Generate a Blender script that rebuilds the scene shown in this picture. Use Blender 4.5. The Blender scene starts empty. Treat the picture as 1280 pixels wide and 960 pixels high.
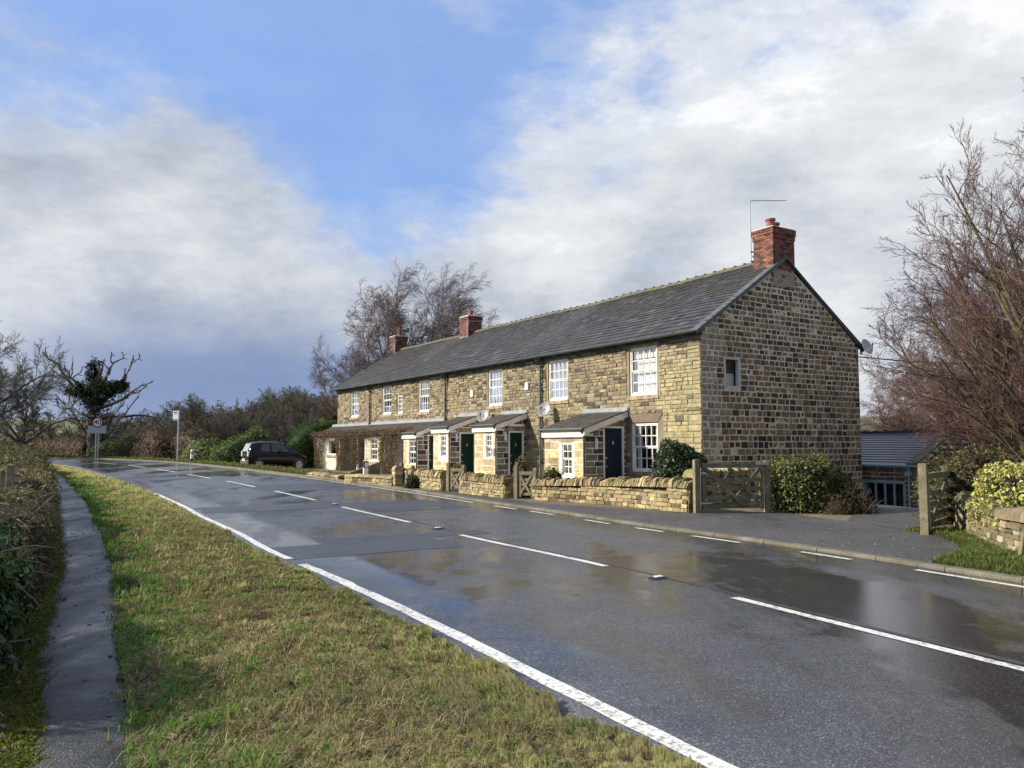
import bpy, math, random
import numpy as np
R=math.radians
random.seed(7)
scene=bpy.context.scene
col=scene.collection
# ------------------------------------------------------------------ measuring helpers (camera 1.55 m above the path)
F=1000.0; PITCH=math.atan(.0765); HC=1.55
CPI,SPI=math.cos(PITCH),math.sin(PITCH)
def ray(px,py):
    x=(px-640)/F; v=(480-py)/F
    return (x, CPI-v*SPI, SPI+v*CPI)
def at(px,d,py=556.5):
    r=ray(px,py); return (r[0]/r[1]*d, d, HC+r[2]/r[1]*d)
HX=(-.5361,.8441); HN=(-.8441,-.5361); HC0=(5.838,24.6)
def l2w(x,y,z=0): return (HC0[0]+x*HX[0]+y*HN[0], HC0[1]+x*HX[1]+y*HN[1], z)
def wpx(px,py,q=0.0):          # a point on a plane parallel to the cottage front -> (along, height)
    r=ray(px,py); ax,ay=HC0[0]+q*HN[0],HC0[1]+q*HN[1]
    x=(ax*r[1]-ay*r[0])/(HX[1]*r[0]-HX[0]*r[1])
    return x, HC+(ay+x*HX[1])/r[1]*r[2]
def gpx(px,py,x0=0.0):         # a point on a plane parallel to the gable -> (across, height)
    r=ray(px,py); ax,ay=HC0[0]+x0*HX[0],HC0[1]+x0*HX[1]
    y=(ax*r[1]-ay*r[0])/(HN[1]*r[0]-HN[0]*r[1])
    return y, HC+(ay+y*HN[1])/r[1]*r[2]
# ------------------------------------------------------------------ scene helpers
def tag(o,label=None,cat=None,group=None,kind=None):
    if label: o['label']=label
    if cat: o['category']=cat
    if group: o['group']=group
    if kind: o['kind']=kind
    return o
def link(name,me,mat,parent=None):
    o=bpy.data.objects.new(name,me); col.objects.link(o)
    if mat is not None and not me.materials: me.materials.append(mat)
    if parent is not None: o.parent=parent
    return o
def empty(name,loc=(0,0,0),rz=0.0):
    o=bpy.data.objects.new(name,None); col.objects.link(o)
    o.location=loc; o.rotation_euler=(0,0,rz); o.empty_display_size=.3
    return o
def copy_tree(o,parent=None):
    c=o.copy(); col.objects.link(c)
    c.parent=parent
    for ch in list(o.children): copy_tree(ch,c)
    return c
def npmesh(name,V,Fs,cols=None,smooth=False):
    """V (N,3); Fs list of (M,k) index arrays; cols list of (M,3) per-face colours matching Fs"""
    me=bpy.data.meshes.new(name)
    V=np.asarray(V,dtype=np.float32)
    Fs=[np.asarray(f,dtype=np.int32) for f in Fs if len(f)]
    li=np.concatenate([f.ravel() for f in Fs])
    tot=np.concatenate([np.full(len(f),f.shape[1],dtype=np.int32) for f in Fs])
    st=np.concatenate([[0],np.cumsum(tot)[:-1]]).astype(np.int32)
    me.vertices.add(len(V)); me.vertices.foreach_set('co',V.ravel())
    me.loops.add(len(li)); me.loops.foreach_set('vertex_index',li)
    me.polygons.add(len(tot)); me.polygons.foreach_set('loop_start',st)
    me.update(calc_edges=True)
    if smooth: me.polygons.foreach_set('use_smooth',np.ones(len(tot),dtype=bool))
    if cols is not None:
        C=np.concatenate([np.asarray(c,dtype=np.float32) for c in cols])
        C=np.repeat(C,tot,axis=0); C=np.concatenate([C,np.ones((len(C),1),np.float32)],1)
        a=me.color_attributes.new('Col','FLOAT_COLOR','CORNER'); a.data.foreach_set('color',C.ravel())
    me.validate()
    return me
class MB:
    def __init__(s): s.v=[]; s.f=[]; s.c=[]
    def add(s,vs,fs,c=(1,1,1)):
        b=len(s.v); s.v+=[tuple(v) for v in vs]
        for f in fs: s.f.append(tuple(b+i for i in f)); s.c.append(c)
    def box(s,x0,x1,y0,y1,z0,z1,T=None,c=(1,1,1)):
        vs=[(x,y,z) for z in (z0,z1) for y in (y0,y1) for x in (x0,x1)]
        if T: vs=[T(*v) for v in vs]
        s.add(vs,[(0,1,3,2),(4,6,7,5),(0,4,5,1),(2,3,7,6),(0,2,6,4),(1,5,7,3)],c)
    def quad(s,a,b,c_,d,c=(1,1,1)): s.add([a,b,c_,d],[(0,1,2,3)],c)
    def bar(s,p,q,w,t,up=(0,0,1),c=(1,1,1)):
        p=np.array(p,float); q=np.array(q,float); d=q-p; d/=np.linalg.norm(d)
        u=np.array(up,float); a=np.cross(d,u)
        if np.linalg.norm(a)<1e-4: a=np.cross(d,(1,0,0))
        a/=np.linalg.norm(a); b=np.cross(a,d)
        vs=[e+a*i*w/2+b*j*t/2 for e in (p,q) for i,j in ((-1,-1),(1,-1),(1,1),(-1,1))]
        s.add(vs,[(0,3,2,1),(4,5,6,7),(0,1,5,4),(1,2,6,5),(2,3,7,6),(3,0,4,7)],c)
    def tube(s,pts,r,k=8,c=(1,1,1),cap=True):
        pts=[np.array(p,float) for p in pts]; n=len(pts)
        rr=r if hasattr(r,'__len__') else [r]*n
        vs=[]
        for i,p in enumerate(pts):
            d=pts[min(i+1,n-1)]-pts[max(i-1,0)]; d/=np.linalg.norm(d)
            ref=np.array((0,0,1.)) if abs(d[2])<.9 else np.array((1.,0,0))
            a=np.cross(d,ref); a/=np.linalg.norm(a); b=np.cross(a,d)
            for j in range(k):
                t=2*math.pi*j/k; vs.append(p+(a*math.cos(t)+b*math.sin(t))*rr[i])
        fs=[(i*k+j,i*k+(j+1)%k,(i+1)*k+(j+1)%k,(i+1)*k+j) for i in range(n-1) for j in range(k)]
        if cap: fs+=[tuple(range(k))[::-1],tuple((n-1)*k+j for j in range(k))]
        s.add(vs,fs,c)
    def lathe(s,prof,k=16,o=(0,0,0),T=None,c=(1,1,1)):
        vs=[(o[0]+r*math.cos(2*math.pi*j/k),o[1]+r*math.sin(2*math.pi*j/k),o[2]+z) for r,z in prof for j in range(k)]
        if T: vs=[T(*v) for v in vs]
        n=len(prof)
        s.add(vs,[(i*k+j,i*k+(j+1)%k,(i+1)*k+(j+1)%k,(i+1)*k+j) for i in range(n-1) for j in range(k)]+[tuple(range(k))[::-1],tuple((n-1)*k+j for j in range(k))],c)
    def mesh(s,name,smooth=False):
        me=bpy.data.meshes.new(name); me.from_pydata(s.v,[],s.f); me.update()
        if any(c!=(1,1,1) for c in s.c):
            tot=np.array([len(f) for f in s.f]); C=np.repeat(np.array(s.c,dtype=np.float32),tot,axis=0)
            C=np.concatenate([C,np.ones((len(C),1),np.float32)],1)
            a=me.color_attributes.new('Col','FLOAT_COLOR','CORNER'); a.data.foreach_set('color',C.ravel())
        if smooth: me.polygons.foreach_set('use_smooth',np.ones(len(s.f),dtype=bool))
        return me
    def build(s,name,mat,parent=None,smooth=False,bevel=0):
        o=link(name,s.mesh(name,smooth),mat,parent)
        if bevel:
            m=o.modifiers.new('b','BEVEL'); m.width=bevel; m.segments=2; m.limit_method='ANGLE'
        return o
# ------------------------------------------------------------------ materials
def nodes(name):
    m=bpy.data.materials.new(name); m.use_nodes=True
    nt=m.node_tree; nt.nodes.clear()
    out=nt.nodes.new('ShaderNodeOutputMaterial'); b=nt.nodes.new('ShaderNodeBsdfPrincipled')
    nt.links.new(b.outputs[0],out.inputs[0])
    return m,nt,b,out
def N(nt,t,**kw):
    n=nt.nodes.new(t)
    for k,v in kw.items():
        if k.startswith('i_'):
            n.inputs[int(k[2:])].default_value=v
        else: setattr(n,k,v)
    return n
def noise(nt,scale,detail=4,rough=.55,vec=None,dist=0):
    n=N(nt,'ShaderNodeTexNoise'); n.inputs['Scale'].default_value=scale; n.inputs['Detail'].default_value=detail
    n.inputs['Roughness'].default_value=rough; n.inputs['Distortion'].default_value=dist
    if vec is not None: nt.links.new(vec,n.inputs['Vector'])
    return n
def ramp(nt,fac,stops,interp='LINEAR'):
    r=N(nt,'ShaderNodeValToRGB'); cr=r.color_ramp; cr.interpolation=interp
    while len(cr.elements)>1: cr.elements.remove(cr.elements[-1])
    cr.elements[0].position=stops[0][0]; c=stops[0][1]; cr.elements[0].color=(*c,1) if hasattr(c,'__len__') else (c,c,c,1)
    for p,c in stops[1:]:
        e=cr.elements.new(p); e.color=(*c,1) if hasattr(c,'__len__') else (c,c,c,1)
    nt.links.new(fac,r.inputs[0]); return r.outputs[0]
def math_(nt,op,a,b=None,c=None,clamp=False):
    n=N(nt,'ShaderNodeMath',operation=op,use_clamp=clamp)
    for i,v in enumerate((a,b,c)):
        if v is None: continue
        if isinstance(v,(int,float)): n.inputs[i].default_value=v
        else: nt.links.new(v,n.inputs[i])
    return n.outputs[0]
def mixc(nt,f,a,b,mode='MIX'):
    n=N(nt,'ShaderNodeMix',data_type='RGBA',blend_type=mode)
    for i,v in ((0,f),(6,a),(7,b)):
        if isinstance(v,(int,float)): n.inputs[i].default_value=v
        elif isinstance(v,tuple): n.inputs[i].default_value=(*v,1)
        else: nt.links.new(v,n.inputs[i])
    return n.outputs[2]
def M(name,base=(.5,.5,.5),rough=.8,attr=False,var=.3,vs=3.0,bump=.0,bs=30.0,metal=0.0,spec=.5,tint=None,ts=1.2,tw=.5,coat=0.0,fine=0.0,bdist=.02,sss=0):
    m,nt,b,_=nodes(name)
    tc=N(nt,'ShaderNodeTexCoord').outputs['Object']
    if attr: cc=N(nt,'ShaderNodeVertexColor',layer_name='Col').outputs[0]
    else:
        cc=N(nt,'ShaderNodeRGB'); cc.outputs[0].default_value=(*base,1); cc=cc.outputs[0]
    if tint:
        t=noise(nt,ts,5,.6,tc).outputs[0]
        t=ramp(nt,t,[(.5-.5*(1-tw)*.6,0.0),(.5+.12,1.0)])
        cc=mixc(nt,t,cc,tint)
    nz=noise(nt,vs,6,.65,tc).outputs[0]
    v=ramp(nt,nz,[(.25,1-var),(.75,1+var)])
    cc=mixc(nt,1.0,cc,v,'MULTIPLY')
    if fine:
        f=ramp(nt,noise(nt,vs*12,3,.7,tc).outputs[0],[(.3,1-fine),(.7,1+fine)])
        cc=mixc(nt,1.0,cc,f,'MULTIPLY')
    nt.links.new(cc,b.inputs['Base Color'])
    b.inputs['Roughness'].default_value=rough; b.inputs['Metallic'].default_value=metal
    b.inputs['Specular IOR Level'].default_value=spec; b.inputs['Coat Weight'].default_value=coat
    if bump:
        bp=N(nt,'ShaderNodeBump'); bp.inputs['Strength'].default_value=bump; bp.inputs['Distance'].default_value=bdist
        nt.links.new(noise(nt,bs,5,.65,tc).outputs[0],bp.inputs['Height']); nt.links.new(bp.outputs[0],b.inputs['Normal'])
    return m
def leafmat(name,rough=.5,trans=.3,spec=.4):
    m,nt,b,out=nodes(name)
    cc=N(nt,'ShaderNodeVertexColor',layer_name='Col').outputs[0]
    nt.links.new(cc,b.inputs['Base Color']); b.inputs['Roughness'].default_value=rough
    b.inputs['Specular IOR Level'].default_value=spec
    if trans:
        t=N(nt,'ShaderNodeBsdfTranslucent'); nt.links.new(cc,t.inputs[0])
        mx=N(nt,'ShaderNodeMixShader'); mx.inputs[0].default_value=trans
        nt.links.new(b.outputs[0],mx.inputs[1]); nt.links.new(t.outputs[0],mx.inputs[2]); nt.links.new(mx.outputs[0],out.inputs[0])
    return m
MAT={}
MAT['stone']=M('stone',rough=.85,attr=True,var=.42,vs=6,bump=.9,bs=14,fine=.28,bdist=.04)
MAT['darklead']=M('weathered_verge',(.085,.09,.095),.6,var=.3,vs=4,bump=.2,bs=20)
MAT['gable']=M('gable_stone',rough=.8,attr=True,var=.35,vs=6,bump=.5,bs=18,fine=.2,bdist=.02)
MAT['mortar']=M('mortar',(.60,.52,.38),.9,var=.35,vs=4,bump=.3,bs=40,fine=.15)
MAT['mortar_dark']=M('mortar_front',(.20,.165,.10),.9,var=.35,vs=2,bump=.5,bs=30,fine=.2)
MAT['dressed']=M('dressed_stone',(.40,.32,.19),.8,var=.25,vs=3,bump=.25,bs=30,tint=(.17,.12,.075),ts=2.5,tw=.5)
MAT['darkdressed']=M('dark_dressed_stone',(.15,.11,.075),.85,var=.3,vs=3,bump=.25,bs=30)
MAT['slate']=M('roof_slate',rough=.5,attr=True,var=.22,vs=2.5,bump=.4,bs=22,tint=(.045,.044,.028),ts=.7,tw=1.0,fine=.25,bdist=.01)
MAT['blueslate']=M('blue_slate',rough=.32,attr=True,var=.15,vs=3,bump=.1,bs=20)
MAT['ridge']=M('ridge_tile',(.085,.08,.065),.8,var=.3,vs=3,bump=.4,bs=20,tint=(.085,.085,.03),ts=1.5,tw=.7)
MAT['brick']=M('chimney_brick',rough=.85,attr=True,var=.35,vs=9,bump=.4,bs=40,fine=.2,bdist=.01)
MAT['pot']=M('clay_pot',(.22,.07,.045),.7,var=.25,vs=8,bump=.1,bs=40)
MAT['lead']=M('lead_flashing',(.24,.25,.26),.6,var=.3,vs=4,bump=.15,bs=20)
MAT['white']=M('white_paint',(.84,.83,.79),.4,var=.05,vs=6,tint=(.6,.56,.46),ts=3,tw=.3)
MAT['cream']=M('cream_paint',(.66,.62,.52),.55,var=.12,vs=5)
MAT['render']=M('painted_render',(.50,.47,.40),.85,var=.25,vs=3,bump=.2,bs=40)
MAT['pipe']=M('dark_green_pipe',(.035,.055,.05),.45,var=.2,vs=8)
MAT['doorblue']=M('navy_door_paint',(.006,.016,.034),.5,var=.3,vs=8,spec=.2)
MAT['doorgreen']=M('green_door_paint',(.004,.024,.018),.5,var=.3,vs=8,spec=.2)
MAT['bluegrey']=M('blue_grey_paint',(.27,.38,.43),.5,var=.12,vs=5)
MAT['palegrey']=M('pale_grey_frame',(.46,.50,.49),.5,var=.1,vs=5)
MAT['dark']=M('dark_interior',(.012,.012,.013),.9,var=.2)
MAT['curtain']=M('curtain_cloth',(.80,.80,.78),.9,var=.15,vs=4)
MAT['wood']=M('weathered_wood',(.22,.175,.11),.85,var=.35,vs=10,bump=.4,bs=30,tint=(.12,.11,.06),ts=4,tw=.4,fine=.2)
MAT['oldwood']=M('old_grey_wood',(.20,.165,.11),.85,var=.35,vs=8,bump=.4,bs=30,tint=(.10,.10,.05),ts=3,tw=.5,fine=.2)
MAT['metal']=M('galvanised_metal',(.45,.46,.47),.4,metal=.7,var=.15)
MAT['dish']=M('dish_grey',(.23,.235,.24),.5,var=.1)
MAT['black']=M('black_plastic',(.015,.015,.016),.4,var=.1)
MAT['wplastic']=M('white_plastic',(.75,.75,.74),.4,var=.05)
MAT['bark']=M('bark',(.105,.088,.070),.9,var=.4,vs=4,bump=.5,bs=12)
MAT['twig']=M('twig',(.060,.040,.034),.85,var=.25,vs=2)
MAT['redtwig']=M('reddish_twig',(.115,.062,.056),.85,var=.25,vs=2)
MAT['birchbark']=M('birch_bark',(.34,.31,.27),.8,var=.45,vs=5,bump=.3,bs=10,tint=(.09,.07,.055),ts=3,tw=.5)
MAT['mossbark']=M('mossy_bark',(.075,.058,.045),.9,var=.4,vs=4,bump=.5,bs=12,tint=(.11,.115,.03),ts=2,tw=.6)
MAT['fartwig']=M('far_twig',(.105,.098,.070),.9,var=.3,vs=.8)
MAT['leaf']=leafmat('leaves',.65,.25,.15)
MAT['gloss']=leafmat('glossy_leaves',.42,.2,.3)
MAT['dryleaf']=leafmat('dry_leaves',.8,.3,.2)
MAT['grass']=leafmat('grass_blades',.6,.45,.25)
MAT['birchtwig']=M('birch_twig',(.125,.085,.078),.85,var=.25,vs=2)
MAT['paledish']=M('pale_dish',(.42,.43,.43),.5,var=.1)
def glassmat(name,tr=(.88,.9,.9),refl=.03):
    m,nt,b,out=nodes(name)
    t=N(nt,'ShaderNodeBsdfTransparent'); t.inputs[0].default_value=(*tr,1)
    g=N(nt,'ShaderNodeBsdfGlossy'); g.inputs['Roughness'].default_value=.03
    fr=N(nt,'ShaderNodeFresnel'); fr.inputs[0].default_value=1.32
    f=math_(nt,'ADD',fr.outputs[0],refl,clamp=True)
    mx=N(nt,'ShaderNodeMixShader'); nt.links.new(f,mx.inputs[0]); nt.links.new(t.outputs[0],mx.inputs[1]); nt.links.new(g.outputs[0],mx.inputs[2])
    nt.links.new(mx.outputs[0],out.inputs[0]); return m
MAT['glass']=glassmat('window_glass')
MAT['carglass']=glassmat('car_glass',(.35,.37,.36),.10)
def roadmat(name,base,rl,rh,wets,lo,hi,agg=1.0,bumps=.5,sp=.8):
    m,nt,b,_=nodes(name)
    tc=N(nt,'ShaderNodeTexCoord').outputs['Object']
    mp=N(nt,'ShaderNodeMapping'); mp.inputs['Rotation'].default_value=(0,0,R(-31)); mp.inputs['Scale'].default_value=(1.0,.28,1)
    nt.links.new(tc,mp.inputs[0])
    w=noise(nt,wets,6,.62,mp.outputs[0],.6).outputs[0]
    w2=noise(nt,wets*4.5,4,.6,tc).outputs[0]
    wm=math_(nt,'ADD',w,math_(nt,'MULTIPLY',math_(nt,'SUBTRACT',w2,.5),.28))
    wet=ramp(nt,wm,[(lo,0.0),(hi,1.0)])                     # 1 = standing water film
    ag=N(nt,'ShaderNodeTexVoronoi'); ag.inputs['Scale'].default_value=110; nt.links.new(tc,ag.inputs['Vector'])
    spk=ramp(nt,ag.outputs['Color'],[(.0,.45),(.55,.9),(.8,1.8),(1.0,4.5)])
    c0=mixc(nt,1.0,base,spk,'MULTIPLY')
    big=ramp(nt,noise(nt,.8,6,.65,tc).outputs[0],[(.3,.75),(.7,1.3)])
    c0=mixc(nt,1.0,c0,big,'MULTIPLY')
    c1=mixc(nt,1.0,c0,(.5,.5,.5),'MULTIPLY')
    nt.links.new(mixc(nt,wet,c0,c1),b.inputs['Base Color'])
    fz=ramp(nt,noise(nt,45,3,.7,tc).outputs[0],[(.3,-.06),(.7,.06)])
    rg=math_(nt,'ADD',math_(nt,'MULTIPLY_ADD',wet,rl-rh,rh),fz,clamp=True)
    nt.links.new(rg,b.inputs['Roughness']); b.inputs['IOR'].default_value=1.45
    b.inputs['Specular IOR Level'].default_value=sp
    bp=N(nt,'ShaderNodeBump'); bp.inputs['Distance'].default_value=.006*agg
    nt.links.new(math_(nt,'MULTIPLY_ADD',wet,-.88*bumps,bumps),bp.inputs['Strength'])
    h=math_(nt,'ADD',ag.outputs['Distance'],math_(nt,'MULTIPLY',noise(nt,60,4,.7,tc).outputs[0],1.2))
    nt.links.new(h,bp.inputs['Height']); nt.links.new(bp.outputs[0],b.inputs['Normal'])
    return m
MAT['road']=roadmat('wet_asphalt',(.052,.055,.062),.05,.30,.42,.42,.54)
MAT['patch']=roadmat('asphalt_patch',(.034,.035,.038),.15,.42,.5,.5,.66)
MAT['path']=roadmat('path_asphalt',(.026,.027,.030),.14,.46,.9,.42,.62,1.3,1.0,.5)
MAT['pave']=roadmat('driveway_asphalt',(.055,.052,.050),.3,.6,.5,.5,.7,1.2,.8)
def paintmat():
    m,nt,b,out=nodes('road_paint')
    tc=N(nt,'ShaderNodeTexCoord').outputs['Object']
    w=noise(nt,26,5,.75,tc).outputs[0]; w2=noise(nt,2.5,3,.6,tc).outputs[0]
    k=ramp(nt,math_(nt,'ADD',w,math_(nt,'MULTIPLY',w2,.35)),[(.59,0.0),(.66,1.0)])
    nt.links.new(mixc(nt,k,(.26,.26,.25),(.66,.66,.63)),b.inputs['Base Color']); b.inputs['Roughness'].default_value=.38
    bp=N(nt,'ShaderNodeBump'); bp.inputs['Distance'].default_value=.004; bp.inputs['Strength'].default_value=.5
    nt.links.new(noise(nt,90,3,.7,tc).outputs[0],bp.inputs['Height']); nt.links.new(bp.outputs[0],b.inputs['Normal'])
    return m
MAT['paint']=paintmat()
MAT['kerb']=M('kerb_stone',(.15,.135,.11),.75,var=.4,vs=3,bump=.4,bs=25,fine=.25,tint=(.10,.09,.05),ts=2,tw=.4)
MAT['ground']=M('ground_soil',rough=.95,attr=True,var=.35,vs=1.2,bump=.6,bs=9,fine=.35,bdist=.05)
# ------------------------------------------------------------------ world, sun, camera
W=bpy.data.worlds.new('World'); scene.world=W; W.use_nodes=True
SUN_EL=R(29); SUNV=np.array((-1.0,.0,0)); SUNV/=np.linalg.norm(SUNV)
SUNV=np.array((SUNV[0]*math.cos(SUN_EL),SUNV[1]*math.cos(SUN_EL),math.sin(SUN_EL)))
def world():
    nt=W.node_tree; nt.nodes.clear()
    out=N(nt,'ShaderNodeOutputWorld'); bg=N(nt,'ShaderNodeBackground'); bg.inputs[1].default_value=.1
    nt.links.new(bg.outputs[0],out.inputs[0])
    sky=N(nt,'ShaderNodeTexSky'); sky.sky_type='NISHITA'; sky.sun_disc=False; sky.sun_elevation=SUN_EL
    sky.sun_rotation=math.atan2(SUNV[0],SUNV[1]); sky.air_density=1.0; sky.dust_density=.6; sky.ozone_density=2.5
    d=N(nt,'ShaderNodeTexCoord').outputs['Generated']
    sx=N(nt,'ShaderNodeSeparateXYZ'); nt.links.new(d,sx.inputs[0]); z=sx.outputs[2]
    zz=math_(nt,'ADD',math_(nt,'MAXIMUM',z,0.0),.75)
    cv=N(nt,'ShaderNodeCombineXYZ'); nt.links.new(math_(nt,'MULTIPLY',z,1.6),cv.inputs[2])
    nt.links.new(math_(nt,'DIVIDE',sx.outputs[0],zz),cv.inputs[0]); nt.links.new(math_(nt,'DIVIDE',sx.outputs[1],zz),cv.inputs[1])
    pl=cv.outputs[0]
    mp=N(nt,'ShaderNodeMapping'); mp.inputs['Location'].default_value=(3.1,1.7,0.4); nt.links.new(pl,mp.inputs[0]); pl=mp.outputs[0]
    def lobe(px,py,r0,r1):
        v=ray(px,py); v=np.array(v)/np.linalg.norm(v)
        dp=N(nt,'ShaderNodeVectorMath',operation='DOT_PRODUCT'); nt.links.new(d,dp.inputs[0]); dp.inputs[1].default_value=tuple(v)
        mr=N(nt,'ShaderNodeMapRange',interpolation_type='SMOOTHSTEP'); nt.links.new(dp.outputs['Value'],mr.inputs[0])
        mr.inputs[1].default_value=math.cos(R(r1)); mr.inputs[2].default_value=math.cos(R(r0)); return mr.outputs[0]
    n1=noise(nt,1.7,9,.60,pl,.05).outputs[0]
    n2=noise(nt,5.5,11,.66,pl,.1).outputs[0]
    dens=math_(nt,'ADD',math_(nt,'MULTIPLY_ADD',n1,2.4,-.70),math_(nt,'MULTIPLY_ADD',n2,1.9,-.95))
    for (px,py,a,b,w) in ((560,70,1,18,-.50),(330,60,1,16,-.44),(790,10,1,12,-.34),(480,190,1,11,-.40),(110,40,1,13,-.40),
                          (120,250,2,13,.30),(330,270,2,13,.4),(760,240,2,14,.28),(1100,100,3,22,.32),(1150,350,3,18,.3),(640,300,2,10,.35),(100,330,2,14,.4),(450,30,0,5,.3),(720,120,0,6,.3)):
        dens=math_(nt,'ADD',dens,math_(nt,'MULTIPLY',lobe(px,py,a,b),w))
    cm=ramp(nt,dens,[(-.0,.13),(.30,.36),(.66,.85),(.95,1.0)],'EASE')
    # clouds: shaded undersides and bright sunlit parts
    n3=noise(nt,3.8,12,.66,pl,.1).outputs[0]; n4=noise(nt,1.2,4,.5,pl).outputs[0]
    lit=math_(nt,'ADD',math_(nt,'MULTIPLY_ADD',n3,2.3,-.66),math_(nt,'MULTIPLY_ADD',n4,1.0,-.5))
    for (px,py,a,b,w) in ((1000,60,2,18,.30),(1240,60,2,16,.28),(690,240,1,9,.30),(40,415,0,7,.25),(520,240,1,7,.14),(270,330,2,10,.0),(1120,220,1,10,-.10),(560,300,1,7,-.04),(1150,400,3,16,.04),(150,250,3,16,-.06),(1140,200,2,12,-.10),(290,470,2,12,-.10)):
        lit=math_(nt,'ADD',lit,math_(nt,'MULTIPLY',lobe(px,py,a,b),w))
    cc=ramp(nt,lit,[(.12,(1.75,1.95,2.35)),(.40,(2.35,2.52,2.82)),(.64,(2.95,3.07,3.25)),(.88,(3.45,3.55,3.65)),(1.0,(4.0,4.05,4.1))])
    blue=mixc(nt,1.0,sky.outputs[0],(.62,.66,.75),'MULTIPLY')
    blue=mixc(nt,.62,blue,(1.0,1.85,3.95))
    c=mixc(nt,cm,blue,cc)
    # rain-dark band low on the left
    lowl=math_(nt,'MULTIPLY',lobe(250,530,3,17),ramp(nt,z,[(0.0,1.0),(.10,.9),(.18,0.0)]))
    c=mixc(nt,math_(nt,'MULTIPLY',lowl,.9),c,(.82,1.17,2.1))
    low=ramp(nt,z,[(0.0,.25),(.08,0.0)])
    c=mixc(nt,low,c,(1.7,2.0,2.6))
    nt.links.new(c,bg.inputs[0])
world()
sl=bpy.data.lights.new('sun','SUN'); sl.energy=3.4; sl.angle=R(1.2); sl.color=(1.0,.92,.79)
so=bpy.data.objects.new('sun',sl); col.objects.link(so)
from mathutils import Vector
so.rotation_euler=Vector(tuple(SUNV)).to_track_quat('Z','Y').to_euler()
cam=bpy.data.cameras.new('camera'); cam.sensor_width=36; cam.lens=36*F/1280; cam.clip_start=.05; cam.clip_end=6000
co=bpy.data.objects.new('camera',cam); col.objects.link(co); co.location=(0,0,HC); co.rotation_euler=(R(90)+PITCH,0,0)
scene.camera=co
scene.view_settings.view_transform='Standard'; scene.view_settings.look='None'; scene.view_settings.gamma=1; scene.view_settings.use_curve_mapping=False
scene.view_settings.exposure=1.28
scene.cycles.max_bounces=6; scene.cycles.diffuse_bounces=3; scene.cycles.glossy_bounces=3; scene.cycles.transparent_max_bounces=10
scene.cycles.use_denoising=True
try: scene.cycles.denoiser='OPENIMAGEDENOISE'
except Exception: pass
# ------------------------------------------------------------------ ground heights
rng=np.random.default_rng(11)
CL=np.array([(60,-100),(30,-46.5),(12.9,-12.9),(3.535,5.66),(1.19,10.3),(-.775,13.5),(-1.78,15.34),(-3.78,18.66),(-4.84,20.55),(-6.98,24.1),(-8.05,25.8),(-10.4,29.5),(-13.9,34.6),(-17.7,40.0),(-23.2,46.9),(-30.5,53.6),(-41,60.5),(-56,66.5),(-80,71),(-130,73)],float)
def smooth_poly(P,step=.5):
    out=[]
    for i in range(len(P)-1):
        p0,p1,p2,p3=P[max(i-1,0)],P[i],P[i+1],P[min(i+2,len(P)-1)]
        L=np.linalg.norm(p2-p1); n=max(1,int(L/step))
        t=np.linspace(0,1,n,endpoint=False)[:,None]
        m1=(p2-p0)*L/(np.linalg.norm(p2-p0)+1e-9); m2=(p3-p1)*L/(np.linalg.norm(p3-p1)+1e-9)
        out.append((2*t**3-3*t**2+1)*p1+(t**3-2*t**2+t)*m1+(-2*t**3+3*t**2)*p2+(t**3-t**2)*m2)
    out.append(P[-1:]); return np.concatenate(out)
CS=smooth_poly(CL,.5)
CT=np.gradient(CS,axis=0); CT/=np.linalg.norm(CT,axis=1)[:,None]
CNr=np.stack([CT[:,1],-CT[:,0]],1)            # to the right of travel
CARC=np.concatenate([[0],np.cumsum(np.linalg.norm(np.diff(CS,axis=0),axis=1))])
PATH_Y=np.array([-8,0,3.85,5.36,7.68,9.8,13.6,20.4,30,38.8,60])
PATH_L=np.array([4.2,-.22,-2.24,-3.11,-4.38,-5.44,-7.6,-11.5,-17.2,-22.7,-37])
PATH_W=np.array([.62,.60,.50,.62,.68,.68,.76,.8,.7,.45,.4])
def pathL(y): return np.interp(y,PATH_Y,PATH_L)
def pathR(y): return np.interp(y,PATH_Y,PATH_L+PATH_W)
def zr(y):
    y=np.minimum(np.asarray(y,float),72); return .013*3*np.log1p(np.exp((y-12)/3))
def sdist(x,y):
    x=np.asarray(x,float).ravel(); y=np.asarray(y,float).ravel(); s=np.empty(len(x))
    for i in range(0,len(x),20000):
        dx=x[i:i+20000,None]-CS[None,:,0]; dy=y[i:i+20000,None]-CS[None,:,1]
        j=(dx*dx+dy*dy).argmin(1); k=np.arange(len(j))
        s[i:i+20000]=dx[k,j]*CNr[j,0]+dy[k,j]*CNr[j,1]
    return s
def sst(a,b,t): t=np.clip((t-a)/(b-a),0,1); return t*t*(3-2*t)
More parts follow.
